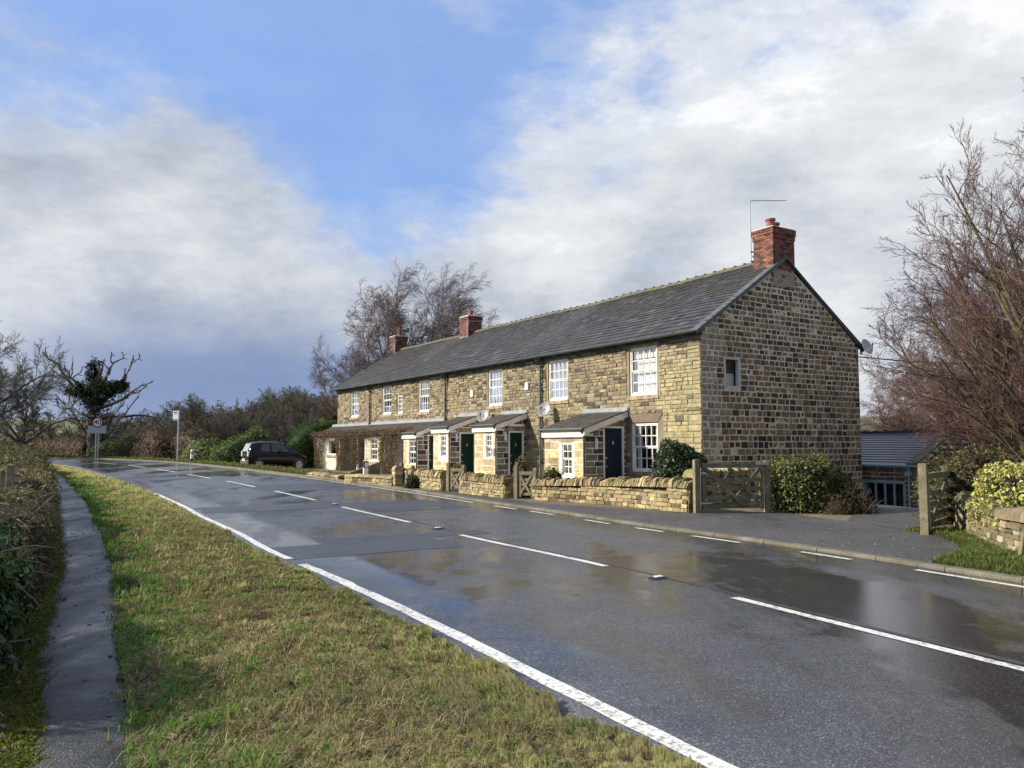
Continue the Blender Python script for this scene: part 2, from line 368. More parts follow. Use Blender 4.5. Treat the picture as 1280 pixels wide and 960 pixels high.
def Hf(x,y):
    shp=np.shape(x); x=np.asarray(x,float).ravel(); y=np.asarray(y,float).ravel()
    s=sdist(x,y); z=zr(y)
    on=(np.abs(s)<3.55)
    lx=(x-HC0[0])*HX[0]+(y-HC0[1])*HX[1]; ly=(x-HC0[0])*HN[0]+(y-HC0[1])*HN[1]
    # cottage side
    plot=.10+.0*z
    zright=z+(plot-z)*sst(4.2,7.5,s)*sst(18,24,y)
    drop=-1.35*sst(.5,-6.5,ly)*sst(14,21,y)*sst(6,-1,lx)*sst(-40,-3,-np.abs(lx))
    zright=zright+drop
    zright=zright-2.2*sst(-9,-40,ly)*sst(16,30,y)
    zright=zright+.05*sst(3.6,4.1,s)*sst(12.5,10,y)
    # left side: verge bank, path, hedge bank
    pl,pr=pathL(y),pathR(y)
    xr=x+0
    dl=(x-pr)*.87           # right of path
    vb=.07*sst(.1,.9,dl)*sst(-3.5,-4.3,s)+.02*sst(-3.5,-3.65,s)
    dp=(pl-x)*.87
    zl=z+vb*(dl>0)+.04*sst(.15,.9,dp)-.0*(dp>0)
    zl=zl-1.0*sst(3,14,dp)
    z2=np.where(s>0,zright,zl)
    z2=np.where(on,z-.06,z2)
    inpath=(dl<.04)&(dp<.04)&(y<62)&(y>-9)
    z2=np.where((dl<.12)&(dp<.12)&(y<62)&(y>-9),z+.0,z2)
    # beyond the bend and far country
    r=np.hypot(x,y)
    far=-3.0*sst(80,160,y)*(1-sst(150,400,r))
    hills=46*sst(180,1100,r)*(.65+.35*np.sin(x*.0021+1.0)*np.cos(y*.0013))
    z2=z2+far+hills
    return z2.reshape(shp)
def Hs(x,y): return float(Hf(np.array([x]),np.array([y]))[0])
def geo(a,b,n,p): # denser near zero
    t=np.linspace(-1,1,n); return np.where(t<0,-a*np.abs(t)**p,b*np.abs(t)**p)
gx=np.unique(np.concatenate([np.arange(-14,12,.16),np.arange(-60,60,1.0),geo(-2600,2600,90,3.0)*1.0]))
gx=np.unique(np.concatenate([np.arange(-14,12,.16),np.arange(-60,60,1.0),np.sign(np.linspace(-1,1,80))*np.abs(np.linspace(-1,1,80))**3*2600]))
gy=np.unique(np.concatenate([np.arange(1,22,.16),np.arange(22,45,.4),np.arange(-20,90,1.0),90+np.linspace(0,1,50)**2.5*2600,-20-np.linspace(0,1,14)**2*300]))
GX,GY=np.meshgrid(gx,gy); GZ=Hf(GX,GY)
S=sdist(GX,GY).reshape(GX.shape)
dpG=(pathL(GY)-GX)*.87; dlG=(GX-pathR(GY))*.87
def pnoise(x,y,f,seed=0):
    r=np.random.default_rng(seed); o=np.zeros(np.shape(x))
    for k in range(7):
        a=r.uniform(0,6.28); q=f*(1.6**(k*.6)); o=o+np.sin((x*math.cos(a)+y*math.sin(a))*q+r.uniform(0,6.28))*(.8**k)*np.cos((x*math.sin(a*1.7)-y*math.cos(a*1.7))*q*.83+r.uniform(0,6))
    return o/2.2
colr=np.zeros(GX.shape+(3,)); 
g1=np.array((.075,.072,.026)); g2=np.array((.095,.075,.036)); soil=np.array((.05,.036,.022)); moss=np.array((.085,.105,.012))
fl=np.array((.10,.12,.045))
nz=pnoise(GX,GY,1.4,3)[...,None]
colr[:]=g1+(g2-g1)*np.clip(.5+nz*.6,0,1)
mm=(sst(-.02,.12,dpG)*sst(.55,.3,dpG))[...,None]; colr=colr*(1-mm)+moss*mm
mm=(sst(.3,.6,dpG)*sst(2.0,1.5,dpG))[...,None]; colr=colr*(1-mm)+soil*mm
lxG=(GX-HC0[0])*HX[0]+(GY-HC0[1])*HX[1]; lyG=(GX-HC0[0])*HN[0]+(GY-HC0[1])*HN[1]
mm=((S>3.5)&(GY>16)&(GY<75)&(S<16))[...,None]*1.0; colr=colr*(1-mm)+np.array((.13,.105,.06))*mm
mm=((S>3.4)&(S<6)&(GY>36)&(GX<-9.5))[...,None]*.75; colr=colr*(1-mm)+np.array((.10,.12,.03))*mm
# far fields: patchwork
rr=np.hypot(GX,GY)
fx=np.floor(GX/150+.3*np.sin(GY/220)); fy=np.floor(GY/210+.3*np.sin(GX/170))
hsh=np.mod(np.sin(fx*12.9898+fy*78.233)*43758.5453,1)[...,None]
fld=np.where(hsh<.4,np.array((.075,.105,.03)),np.where(hsh<.7,np.array((.11,.12,.05)),np.array((.055,.05,.032))))
mm=sst(130,200,rr)[...,None]; colr=colr*(1-mm)+fld*mm
ny,nx=GX.shape
idx=np.arange(ny*nx).reshape(ny,nx)
Q=np.stack([idx[:-1,:-1],idx[:-1,1:],idx[1:,1:],idx[1:,:-1]],-1).reshape(-1,4)
cf=(colr[:-1,:-1]+colr[1:,1:]+colr[:-1,1:]+colr[1:,:-1]).reshape(-1,3)/4
me=npmesh('ground',np.stack([GX,GY,GZ],-1).reshape(-1,3),[Q],[cf],smooth=True)
tag(link('ground',me,MAT['ground']),kind='structure')
# ------------------------------------------------------------------ road, path, markings
S_IN=CARC[((CS-np.array((1.3,10.1)))**2).sum(1).argmin()]
def near_in(s): return .30*np.clip((S_IN-np.asarray(s,float))/7.0,0,1.2)
def strip(name,s0,s1,oa,ob,dz,mat,step=.5,ncross=1,jit=0,skirt=0,shift=False):
    n=max(2,int((s1-s0)/step)+1); ss=np.linspace(s0,s1,n)
    cx=np.interp(ss,CARC,CS[:,0]); cy=np.interp(ss,CARC,CS[:,1]); nx_=np.interp(ss,CARC,CNr[:,0]); ny_=np.interp(ss,CARC,CNr[:,1])
    offs=np.linspace(oa,ob,ncross+1)[None]+(near_in(ss)[:,None] if shift else 0)
    X=cx[:,None]+nx_[:,None]*offs; Y=cy[:,None]+ny_[:,None]*offs
    if jit:
        j=rng.normal(0,jit,(n,)); X[:,0]+=j*nx_; Y[:,0]+=j*ny_; j=rng.normal(0,jit,(n,)); X[:,-1]+=j*nx_; Y[:,-1]+=j*ny_
    Z=zr(Y)+dz
    V=np.stack([X,Y,Z],-1)
    if skirt:
        lo=V[:,[0]].copy(); lo[...,2]-=skirt; hi=V[:,[-1]].copy(); hi[...,2]-=skirt; V=np.concatenate([lo,V,hi],1)
    m_=V.shape[1]; id_=np.arange(n*m_).reshape(n,m_)
    q=np.stack([id_[:-1,:-1],id_[:-1,1:],id_[1:,1:],id_[1:,:-1]],-1).reshape(-1,4)
    return link(name,npmesh(name,V.reshape(-1,3),[q]),mat)
def arc_of(px,py):
    """arc length along the road of a road pixel, and its offset"""
    r=ray(px,py); d=10.
    for _ in range(40):
        z=float(zr(d)); d=(z-HC)/r[2]*r[1]*.5+d*.5
    x=r[0]/r[1]*d; j=((CS-np.array((x,d)))**2).sum(1).argmin()
    t=np.dot(np.array((x,d))-CS[j],CT[j]); return CARC[j]+t, float(np.dot(np.array((x,d))-CS[j],CNr[j])), (x,d)
tag(strip('road',0,CARC[-1],-3.5,3.5,0,MAT['road'],.5,6,skirt=.15),kind='structure')
A=lambda px,py: arc_of(px,py)[0]
def marking(s0,s1,oa,ob,name='road_marking'): tag(strip(name,s0,s1,oa,ob,.004,MAT['paint'],.25,1,.004),kind='structure')
sA=A(915,955); sB=A(385,705)
tag(strip('road_marking',0,sB,-3.31,-3.18,.004,MAT['paint'],.25,1,.004,shift=True),kind='structure'); marking(sB+.55,A(190,617),-3.30,-3.19)
marking(0,A(1150,712),3.18,3.27)
for a,b in (((1080,698),(1005,690)),((945,677),(875,669)),((845,663.5),(805,659)),((780,654),(742,649)),((712,642),(682,638)),((655,636),(625,632))): marking(A(*a),A(*b),3.18,3.27)
marking(A(600,628),CARC[-1],3.18,3.27)
s0=A(757,708)
marking(s0-2.3-60,s0-6.2-8,-.05,.05)
for k in range(-1,14):
    a=s0+k*6.25; marking(a,a+3.95,-.055,.055)
# repairs and joints in the surface
pc=A(385,697)
for (a,b,oa,ob) in ((pc-.1,pc+1.15,-3.3,-.6),(pc+1.15,pc+1.7,-2.2,.6),(A(300,640),A(300,640)+1.6,-3.1,.1),(A(330,622)+2,A(330,622)+5.5,-.3,3.0),(A(590,640)+1,A(590,640)+3.8,.3,2.6),(A(200,600),A(200,600)+2.2,-3,-.3)):
    tag(strip('road_patch',a,b,oa,ob,.0025,MAT['patch'],.3,2,.03),kind='structure')
tag(strip('road_joint',A(1250,850)-30,A(300,595),.10,.16,.003,MAT['patch'],.4,1,.01),kind='structure')
# kerb
def kerb(s0,s1,name='kerb'):
    m=MB(); s=s0
    while s<s1:
        L=random.uniform(.85,.95); e=s+L-.012
        P=[]
        for q in (s,e):
            cx=np.interp(q,CARC,CS[:,0]); cy=np.interp(q,CARC,CS[:,1]); nx_=np.interp(q,CARC,CNr[:,0]); ny_=np.interp(q,CARC,CNr[:,1])
            P.append([(cx+nx_*o,cy+ny_*o,float(zr(cy+ny_*o))+dz) for o,dz in ((3.48,-.1),(3.48,.03),(3.50,.046),(3.64,.048),(3.64,-.1))])
        m.add(P[0]+P[1],[(0,5,6,1),(1,6,7,2),(2,7,8,3),(3,8,9,4),(0,1,2,3,4),(9,8,7,6,5)]); s+=L
    return tag(m.build(name,MAT['kerb']),kind='structure')
kerb(A(1280,731)-14,A(180,571))
# footpath
py_=np.concatenate([np.arange(-7,26,.35),np.arange(26,60,1.0)])
fr=np.linspace(0,1,7)
PX=pathL(py_)[:,None]*(1-fr)+pathR(py_)[:,None]*fr
PX[:,0]+=np.convolve(rng.normal(0,.03,len(py_)),np.ones(3)/3,'same'); PX[:,-1]+=np.convolve(rng.normal(0,.04,len(py_)),np.ones(3)/3,'same')
PZ=np.repeat(zr(py_)[:,None],7,1)+.016+.006*np.sin(fr*math.pi); PZ[:,0]-=.012; PZ[:,-1]-=.012
id_=np.arange(PX.size).reshape(PX.shape)
q=np.stack([id_[:-1,:-1],id_[:-1,1:],id_[1:,1:],id_[1:,:-1]],-1).reshape(-1,4)
tag(link('footpath',npmesh('footpath',np.stack([PX,np.repeat(py_[:,None],7,1),PZ],-1).reshape(-1,3),[q],smooth=True),MAT['path']),kind='structure')
# pavement / driveway: ruled sheet between kerb line and wall line
def ruled(name,Apts,Bpts,mat,dz=.03,n=60,m=16):
    def rs(P,k):
        P=np.array(P,float); L=np.concatenate([[0],np.cumsum(np.linalg.norm(np.diff(P,axis=0),axis=1))]); t=np.linspace(0,L[-1],k)
        return np.stack([np.interp(t,L,P[:,0]),np.interp(t,L,P[:,1])],1)
    a,b=rs(Apts,n),rs(Bpts,n); f=np.linspace(0,1,m)[None,:,None]
    G=a[:,None]*(1-f)+b[:,None]*f; Z=Hf(G[...,0],G[...,1])
    on=np.abs(sdist(G[...,0],G[...,1]).reshape(Z.shape))<3.6; Z=np.where(on,zr(G[...,1])+.03,Z+dz)
    id_=np.arange(n*m).reshape(n,m); q=np.stack([id_[:-1,:-1],id_[:-1,1:],id_[1:,1:],id_[1:,:-1]],-1).reshape(-1,4)
    return tag(link(name,npmesh(name,np.concatenate([G,Z[...,None]],-1).reshape(-1,3),[q],smooth=True),mat),kind='structure')
def offp(s,o):
    return (float(np.interp(s,CARC,CS[:,0])+np.interp(s,CARC,CNr[:,0])*o),float(np.interp(s,CARC,CS[:,1])+np.interp(s,CARC,CNr[:,1])*o))
sr0=A(1215,712); sr1=A(560,612)
ruled('pavement',[offp(s,3.66) for s in np.linspace(sr0,sr1,12)],[(6.2,10.5),(6.5,11.0),(7.0,12.2),(7.25,13.2),(6.9,14.2),(6.7,15.6),(6.2,16.5),(5.9,17.6),(5.0,17.75),(4.1,17.6),(3.99,17.45),(.57,20.1),(-1.48,23.8),(-2.6,25.6)],MAT['pave'],.014)
ruled('driveway',[(6.9,14.15),(6.8,15.0),(6.6,15.9)],[(9.6,16.6),(9.4,18.2),(9.0,20.5)],MAT['pave'],.018,20,12)
# cat's eyes on the centre line
def stud(px,py,lab):
    s,o,(x,y)=arc_of(px,py); x,y=offp(s,0.02)
    t=empty('road_stud',(x,y,float(zr(y))+.003),math.atan2(-.5,.867)+R(-60))
    t.rotation_euler=(0,0,R(120)); tag(t,lab,'road stud','reflective studs along the centre line')
    m=MB(); m.add([(-.07,-.11,0),(.07,-.11,0),(.07,.11,0),(-.07,.11,0),(-.045,-.08,.016),(.045,-.08,.016),(.045,.08,.016),(-.045,.08,.016)],[(0,1,5,4),(1,2,6,5),(2,3,7,6),(3,0,4,7),(4,5,6,7)]); m.build('casing',MAT['black'],t)
    m=MB(); m.box(-.035,.035,-.05,.05,.0165,.026); m.build('reflector',MAT['wplastic'],t,bevel=.006)
stud(823,723,'white reflective road stud on the centre line in front of the driveway')
stud(549,661,'white reflective road stud halfway between two middle centre dashes')
stud(418,631,'small white reflective road stud farthest along the centre line')
# ------------------------------------------------------------------ stonework
def spans(u0,u1,holes):
    out=[(u0,u1)]
    for a,b in holes:
        nx=[]
        for p,q in out:
            if b<=p or a>=q: nx.append((p,q)); continue
            if a>p: nx.append((p,a))
            if b<q: nx.append((b,q))
        out=nx
    return out
def stone(m,T,u0,u1,v0,v1,d,c,r,jit=.006,pil=.16,w0=-.02):
    w=u1-u0; h=v1-v0
    e=min(w,h)
    def ring(ins,dep,j):
        i=e*ins
        return [(u0+i+r.uniform(-j,j),v0+i+r.uniform(-j,j),dep),(u1-i+r.uniform(-j,j),v0+i+r.uniform(-j,j),dep),(u1-i+r.uniform(-j,j),v1-i+r.uniform(-j,j),dep),(u0+i+r.uniform(-j,j),v1-i+r.uniform(-j,j),dep)]
    dd=[d*r.uniform(.75,1.2) for _ in range(4)]
    A=ring(0,w0,jit); B=[(p[0],p[1],d*.55) for p in A]; Cc=ring(pil,0,jit); Cc=[(p[0],p[1],dd[i]) for i,p in enumerate(Cc)]
    vs=[T(*p) for p in A+B+Cc]; fs=[]
    for k in (0,4):
        for i in range(4): fs.append((k+i,k+(i+1)%4,k+4+(i+1)%4,k+4+i))
    fs.append((8,9,10,11)); m.add(vs,fs,c)
def stonework(m,T,u0,u1,v0,top,openings,hc,wr,depth,pal,r,joint=.014,jit=.006,topmax=None,quoin=None,mincut=.07,pil=.16,w0=-.02):
    """courses of separate stones; openings=(ua,ub,va,vb); top(u)"""
    vmax=topmax if topmax else max(top(u0),top(u1)); v=v0
    while v<vmax-.04:
        ch=hc(v,r); v1=min(v+ch,vmax) if vmax-v-ch>.06 else vmax
        vm=(v+v1)/2
        holes=[(a,b) for a,b,c_,d_ in openings if c_<vm+.0 and d_>vm]
        for p,q in spans(u0,u1,holes):
            # clip to the top line by scanning
            n=60; us=[p+(q-p)*i/n for i in range(n+1)]; ok=[x for x in us if top(x)>=v1-.01]
            if not ok: continue
            p2,q2=ok[0],ok[-1]
            if q2-p2<.05: continue
            u=p2
            while u<q2-.01:
                w=r.uniform(*wr)*(1.0 if ch<.2 else 1.1)
                if quoin and (u-u0<.02 or False): w=quoin*r.choice((.75,1.25))
                e=min(u+w,q2)
                if q2-e<mincut: e=q2
                stone(m,T,u+joint/2,e-joint/2,v+joint/2,v1-joint/2,depth*r.uniform(.6,1.25),pal(u,v,r,e-u),r,jit,pil,w0); u=e
        v=v1
def backing(m,T,u0,u1,v0,top,openings,cuts=(),w=0.0,depth=.13):
    us=sorted(set([u0,u1]+[c for o in openings for c in o[:2]]+list(cuts)))
    for a,b in zip(us[:-1],us[1:]):
        mid=(a+b)/2; hs=sorted((o[2],o[3]) for o in openings if o[0]<mid<o[1])
        v=v0
        for c,d in hs:
            m.quad(T(a,v,w),T(b,v,w),T(b,c,w),T(a,c,w)); v=d
        m.quad(T(a,v,w),T(b,v,w),T(b,top(b),w),T(a,top(a),w))
    for a,b,c,d in openings:
        for P in (((a,c),(b,c)),((b,c),(b,d)),((b,d),(a,d)),((a,d),(a,c))):
            m.quad(T(*P[0],w),T(*P[1],w),T(*P[1],-depth),T(*P[0],-depth))
def vary(c,r,a=.18):
    k=r.uniform(1-a,1+a); return tuple(max(.008,x*k*r.uniform(.95,1.05)) for x in c)
def pal_front(u,v,r,w):
    t=r.random(); soot=.12+.22*max(0,math.sin(u*1.3+1)*math.sin(v*2+u*.3))+(.22 if v>4.6 else 0)
    q=.5+.5*math.sin(u*.9+v*1.7)*math.cos(v*2.3-u*.5)
    if u<1.9 and v<4.6:
        if t<.06: return vary((.12,.10,.06),r,.2)
        return vary((.29+.04*q,.25+.03*q,.145),r,.16)
    if t<soot: return vary((.080,.060,.042),r,.3)
    if t>.93: return vary((.30,.21,.10),r)
    if t>.80: return vary((.28,.245,.15),r,.14)
    return vary((.175+.05*q,.145+.034*q,.092+.01*q),r,.24)
def pal_gable(u,v,r,w):
    t=r.random()
    if u<.75+.15*math.sin(v*3): return vary((.27,.24,.175),r)
    if v<2.6 and u>1 and t<.40 and u<3.2: return vary((.040,.032,.026),r,.3)
    q=.5+.5*math.sin(u*1.1-v*.8)
    if t<.17+.15*q: return vary((.065,.048,.035),r,.35)
    if t<.45: return vary((.17,.110,.060),r,.25)
    if t<.88: return vary((.20+.04*q,.140+.02*q,.080),r,.22)
    return vary((.28,.21,.12),r)
def pal_porch(u,v,r,w):
    t=r.random()
    if t<.1: return vary((.24,.17,.09),r)
    if t<.5: return vary((.50,.40,.22),r,.12)
    return vary((.42,.33,.18),r,.15)
def pal_side(u,v,r,w):
    t=r.random()
    if t<.25: return vary((.05,.038,.028),r)
    return vary((.20,.155,.11),r,.25)
def pal_dry(u,v,r,w):
    t=r.random()
    if t<.15: return vary((.10,.075,.04),r)
    if t<.3: return vary((.38,.31,.15),r)
    if t<.36: return vary((.22,.20,.09),r)
    return vary((.27,.21,.105),r,.25)
# ------------------------------------------------------------------ the cottage row
house=empty('cottage_terrace',l2w(0,0,0),math.atan2(HX[1],HX[0]))
tag(house,'long row of stone cottages with slate roof, brick chimneys and white sash windows','cottage row')
XE=31.75; EAVE=5.2; YB=-7.95; YR=-3.97; RIDGE=7.83
TF=lambda q=0.0:(lambda u,v,w:(u,q+w,v))
TS=lambda x0=0.0:(lambda u,v,w:(x0-w,-u,v))
def wr(pxa,pxb,pyt,pyb,q=0.0,pref=None):
    """opening from its left/right pixel columns and its top/bottom rows at the right-hand column"""
    x1,_=wpx(pxa,500,q); x0,zt=wpx(pxb,pyt,q); _,zb=wpx(pxb,pyb,q)
    return x0,x1,zb,zt
upper=[wr(787,821,431,492.7),wr(685.5,709.5,448,499.5),wr(610,628,460.7,506.5),wr(523.3,536.8,474.5,514.5),wr(496.5,503.8,492.5,516.8),wr(478,489.5,482,517.5),wr(438.5,448.5,488.5,521)]
lower=[wr(788.8,822.2,527.5,591)]
opn=[(a,b,c,d) for a,b,c,d in upper+lower]
# lintels and sills are cut out of the stonework as well
cut=[]
for i,(a,b,c,d) in enumerate(opn):
    small=(i==4)
    if i==7: cut.append((a-.28,b+.06,c-.02,d+.30))
    elif small: cut.append((a-.02,b+.02,c-.10,d))
    else: cut.append((a-.10,b+.12,c-.15,EAVE if d>4.6 else d+.24))
r0=random.Random(5)
m=MB()
hcF=lambda v,r:r.uniform(.10,.155) if v>2.4 else r.uniform(.12,.21)
stonework(m,TF(0),0.0,XE,-.2,lambda u:EAVE-.02,cut,hcF,(.16,.50),.034,pal_front,r0,joint=.018,jit=.012,quoin=.45)
hcG=lambda v,r:(r.uniform(.16,.19) if v>3.0 else r.uniform(.19,.225))
def topG(u):   # u=0 front .. 7.95 rear
    return EAVE+.02+(RIDGE-.06-EAVE)*(u/3.97) if u<3.97 else RIDGE-.06-(RIDGE-.06-EAVE-.02)*((u-3.97)/3.98)
gw_a=gpx(905,446); gw_b=gpx(924,446); gw=(-gw_a[0],-gw_b[0],gpx(905,485)[1],gw_a[1])
stonework(m,TS(0),0.0,7.95,-1.7,topG,[(gw[0]-.02,gw[1]+.02,gw[2]-.05,gw[3]+.02)],hcG,(.17,.38),.026,pal_gable,r0,joint=.030,jit=.009,topmax=RIDGE-.1)
wall=m.build('wall',MAT['stone'],house)
m=MB()
backing(m,TF(0),0.0,XE,-.6,lambda u:EAVE,[(a,b,c,d) for a,b,c,d in opn],w=.006)
m.quad((XE,0,-.6),(XE,YB,-.6),(XE,YB,EAVE),(XE,0,EAVE)); m.add([(XE,0,EAVE),(XE,YB,EAVE),(XE,YR,RIDGE-.06)],[(0,1,2)])
m.quad((0,YB,-2),(XE,YB,-2),(XE,YB,EAVE),(0,YB,EAVE))
m.build('front_mortar',MAT['mortar_dark'],wall)
m=MB(); backing(m,TS(0),0.0,7.95,-2.0,topG,[gw],cuts=(3.97,),w=.015); m.build('gable_mortar',MAT['mortar'],wall)
def sash(T,a,b,c,d,cols,rows_t,rows_b,parent=None,mat=None,split=.5,curt='nets',sill=True,lint='dressed',wf=-.035,name='window',lab=None,fw=.065):
    parent=parent or house; mat=mat or MAT['white']; m=MB()
    def bx(u0,u1,v0,v1,w0,w1): m.box(u0,u1,v0,v1,w0,w1,T)
    bx(a,a+fw,c,d,-.12,wf); bx(b-fw,b,c,d,-.12,wf); bx(a+fw,b-fw,d-fw,d,-.12,wf); bx(a+fw,b-fw,c,c+fw*1.3,-.12,wf+.01)
    vs=c+fw*1.3+(d-fw-c-fw*1.3)*split
    ia,ib=a+fw,b-fw; g=.028; s=.042
    if rows_t:
        for (v0,v1,rows,w0,w1) in ((vs,d-fw,rows_t,-.085,-.052),(c+fw*1.3,vs,rows_b,-.115,-.082)):
            bx(ia,ia+s,v0,v1,w0,w1); bx(ib-s,ib,v0,v1,w0,w1); bx(ia+s,ib-s,v0,v0+s,w0,w1); bx(ia+s,ib-s,v1-s,v1,w0,w1)
            for k in range(1,cols):
                u=ia+s+(ib-ia-2*s)*k/cols; bx(u-g/2,u+g/2,v0+s,v1-s,w0+.004,w1-.004)
            for k in range(1,rows):
                v=v0+s+(v1-v0-2*s)*k/rows; bx(ia+s,ib-s,v-g/2,v+g/2,w0+.007,w1-.007)
    else:
        for k in range(1,cols):
            u=ia+(ib-ia)*k/cols; bx(u-.03,u+.03,c+fw*1.3,d-fw,-.11,-.05)
    win=m.build(name,mat,parent)
    if lab: win['label']=lab
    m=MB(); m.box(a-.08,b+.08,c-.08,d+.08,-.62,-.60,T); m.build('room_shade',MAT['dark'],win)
    m=MB(); m.quad(T(ia,c+fw,-.100),T(ib,c+fw,-.100),T(ib,d-fw,-.100),T(ia,d-fw,-.100)); m.build('pane',MAT['glass'],win)
    if curt:
        m=MB(); n=26
        def sheet(u0,u1,v0,v1,w,amp,fr_):
            for k in range(n):
                p=u0+(u1-u0)*k/n; q_=u0+(u1-u0)*(k+1)/n
                f=lambda t:w+amp*math.sin(t*fr_)
                m.quad(T(p,v0,f(p)),T(q_,v0,f(q_)),T(q_,v1,f(q_)),T(p,v1,f(p)))
        if curt=='nets': sheet(ia,ib,c+fw,d-fw,-.20,.012,42)
        elif curt=='blind': sheet(ia,ib,c+(d-c)*.78,d-fw,-.16,.0,1); sheet(ia,ib,c+fw,c+(d-c)*.78,-.22,.012,40)
        elif curt=='drapes': w_=(ib-ia); sheet(ia,ia+w_*.22,c+fw,d-fw,-.2,.02,60); sheet(ib-w_*.22,ib,c+fw,d-fw,-.2,.02,60); 
        elif curt=='half': sheet(ia,ib,c+fw,c+(d-c)*.5,-.2,.012,42)
        m.build('curtain',MAT['curtain'],win)
    if sill:
        m=MB(); m.box(a-.09,b+.09,c-.14,c-.003,-.1,.055,T); m.build('sill',MAT['dressed'],win,bevel=.008)
    if lint:
        m=MB()
        if lint=='wedge': m.add([T(*p) for p in ((a-.02,d+.004,-.02),(b+.02,d+.004,-.02),(b+.10,d+.29,-.02),(a-.26,d+.29,-.02),(a-.02,d+.004,.03),(b+.02,d+.004,.03),(b+.10,d+.29,.03),(a-.26,d+.29,.03))],[(0,1,2,3),(4,5,6,7),(0,1,5,4),(1,2,6,5),(2,3,7,6),(3,0,4,7)])
        else: m.box(a-.09,b+.11,d+.004,min(d+.23,EAVE-.03),-.02,.034,T)
        m.build('lintel',MAT['darkdressed'] if lint in('dark','wedge') else MAT['dressed'],win,bevel=.008)
    return win
specs=[(4,2,2,'blind','dressed'),(4,2,2,'nets','dark'),(4,2,2,'nets','dark'),(4,2,2,'nets','dark'),(2,2,2,'half',None),(3,2,2,'half','dark'),(3,2,2,'nets','dark')]
for (a,b,c,d),(cl,rt,rb,cu,li) in zip(upper,specs): sash(TF(0),a,b,c,d,cl,rt,rb,curt=cu,lint=li,sill=True)
a,b,c,d=lower[0]; sash(TF(0),a,b,c,d,4,2,2,curt='drapes',lint='wedge',sill=False)
# gable window
sash(TS(0),gw[0],gw[1],gw[2],gw[3],1,0,0,mat=MAT['palegrey'],curt='half',sill=False,lint=None,wf=.01,lab='narrow pale grey window set in the gable')
# roof ------------------------------------------------
SL=math.atan2(RIDGE-EAVE,3.97+.0); LS=math.hypot(RIDGE-EAVE+.03,3.97)+.34
y0r,z0r=.30,EAVE-.16
cs_,sn_=math.cos(SL),math.sin(SL)
sag=lambda u:.022*math.sin(u*.42+.6)+.014*math.sin(u*1.05)-.02*math.sin(math.pi*min(max(u,0),31.7)/31.7)
TR=lambda u,s,w:(u,y0r-s*cs_-0*w+w*sn_,z0r+s*sn_+w*cs_+sag(u)*min(s,1.5)/1.5)
LS=(y0r-YR)/cs_
ZR=z0r+LS*sn_
m=MB(); rr_=random.Random(9)
s=0.0; L=.27
while s<LS-.05:
    L=.30-.13*(s/LS); u=-.12-rr_.uniform(0,.3)
    while u<XE+.25:
        w=rr_.uniform(.24,.46)*(1.1-.3*s/LS); a=max(u,-.12)+.003; b=min(u+w,XE+.25)-.003
        if b-a>.04:
            t=rr_.uniform(.016,.03); e=s+L*1.25; ls=s+rr_.uniform(-.012,.012); k=rr_.random()
            c=vary((.050,.048,.050),rr_,.26) if k<.78 else vary((.030,.029,.030),rr_,.2) if k<.93 else vary((.088,.080,.075),rr_)
            w0,w1=.012+t+rr_.uniform(0,.010),.004
            vs=[TR(a,ls,w0-t),TR(b,ls,w0-t),TR(b,ls,w0+rr_.uniform(0,.006)),TR(a,ls,w0+rr_.uniform(0,.006)),TR(a,min(e,LS),w1),TR(b,min(e,LS),w1)]
            m.add(vs,[(0,1,2,3),(3,2,5,4),(0,3,4),(1,5,2)],c)
        u+=w
    s+=L
roof=m.build('roof',MAT['slate'],house)
m=MB(); Tb=lambda u,s,w:(u,YR-(LS-s)*cs_-w*sn_,z0r+s*sn_+w*cs_)
for (a,b,c_,d_) in ((-.12,XE+.25,0,LS),): 
    vs=[Tb(a,c_,.02),Tb(b,c_,.02),Tb(b,d_,.02),Tb(a,d_,.02)]; m.add(vs,[(0,1,2,3)],(.08,.075,.07))
    m.add([TR(a,0.02,-.03),TR(b,0.02,-.03),TR(b,LS,-.03),TR(a,LS,-.03)],[(0,1,2,3)],(.05,.045,.04))
m.build('rear_slope',MAT['slate'],roof)
m=MB(); u=-.14; rr2=random.Random(3)
while u<XE+.25:
    L=rr2.uniform(.42,.5); e=min(u+L,XE+.27); h=rr2.uniform(-.008,.012)+sag(u)
    ys=[-.20,-.11,0,.11,.20]; zs=[-.08,.035,.085,.035,-.08]
    vs=[(x,YR+yy,ZR+zz+h) for x in (u+.004,e-.012) for yy,zz in zip(ys,zs)]
    m.add(vs,[(i,i+1,i+6,i+5) for i in range(4)]+[(0,1,2,3,4),(9,8,7,6,5)])
    m.box(e-.05,e+.012,YR-.10,YR+.10,ZR+.05+h,ZR+.098+h)
    u+=L
m.build('ridge_tiles',MAT['ridge'],roof)
# verge copings: front-facing slope at near gable is a broad leaded strip
m=MB()
m.add([TR(-.14,-.05,.03),TR(.12,-.02,.05),TR(.12,LS-.1,.05),TR(-.14,LS-.1,.05),TR(-.14,-.05,-.07),TR(-.14,LS-.1,-.07)],[(0,1,2,3),(0,3,5,4)])
m.build('verge_flashing',MAT['darklead'],roof)
m=MB()
m.add([(-.10,YB-.25,Tb(0,0,0)[2]-.10),(.0,YB-.25,Tb(0,0,0)[2]-.10),(0,YR-.1,ZR-.07),(-.10,YR-.1,ZR-.07),(-.10,YB-.25,Tb(0,0,0)[2]-.02),(0,YB-.25,Tb(0,0,0)[2]-.02),(0,YR-.1,ZR+.03),(-.10,YR-.1,ZR+.03)],[(0,1,2,3),(4,5,6,7),(0,3,7,4),(0,1,5,4),(1,2,6,5)])
m.build('rear_verge',MAT['pipe'],roof)
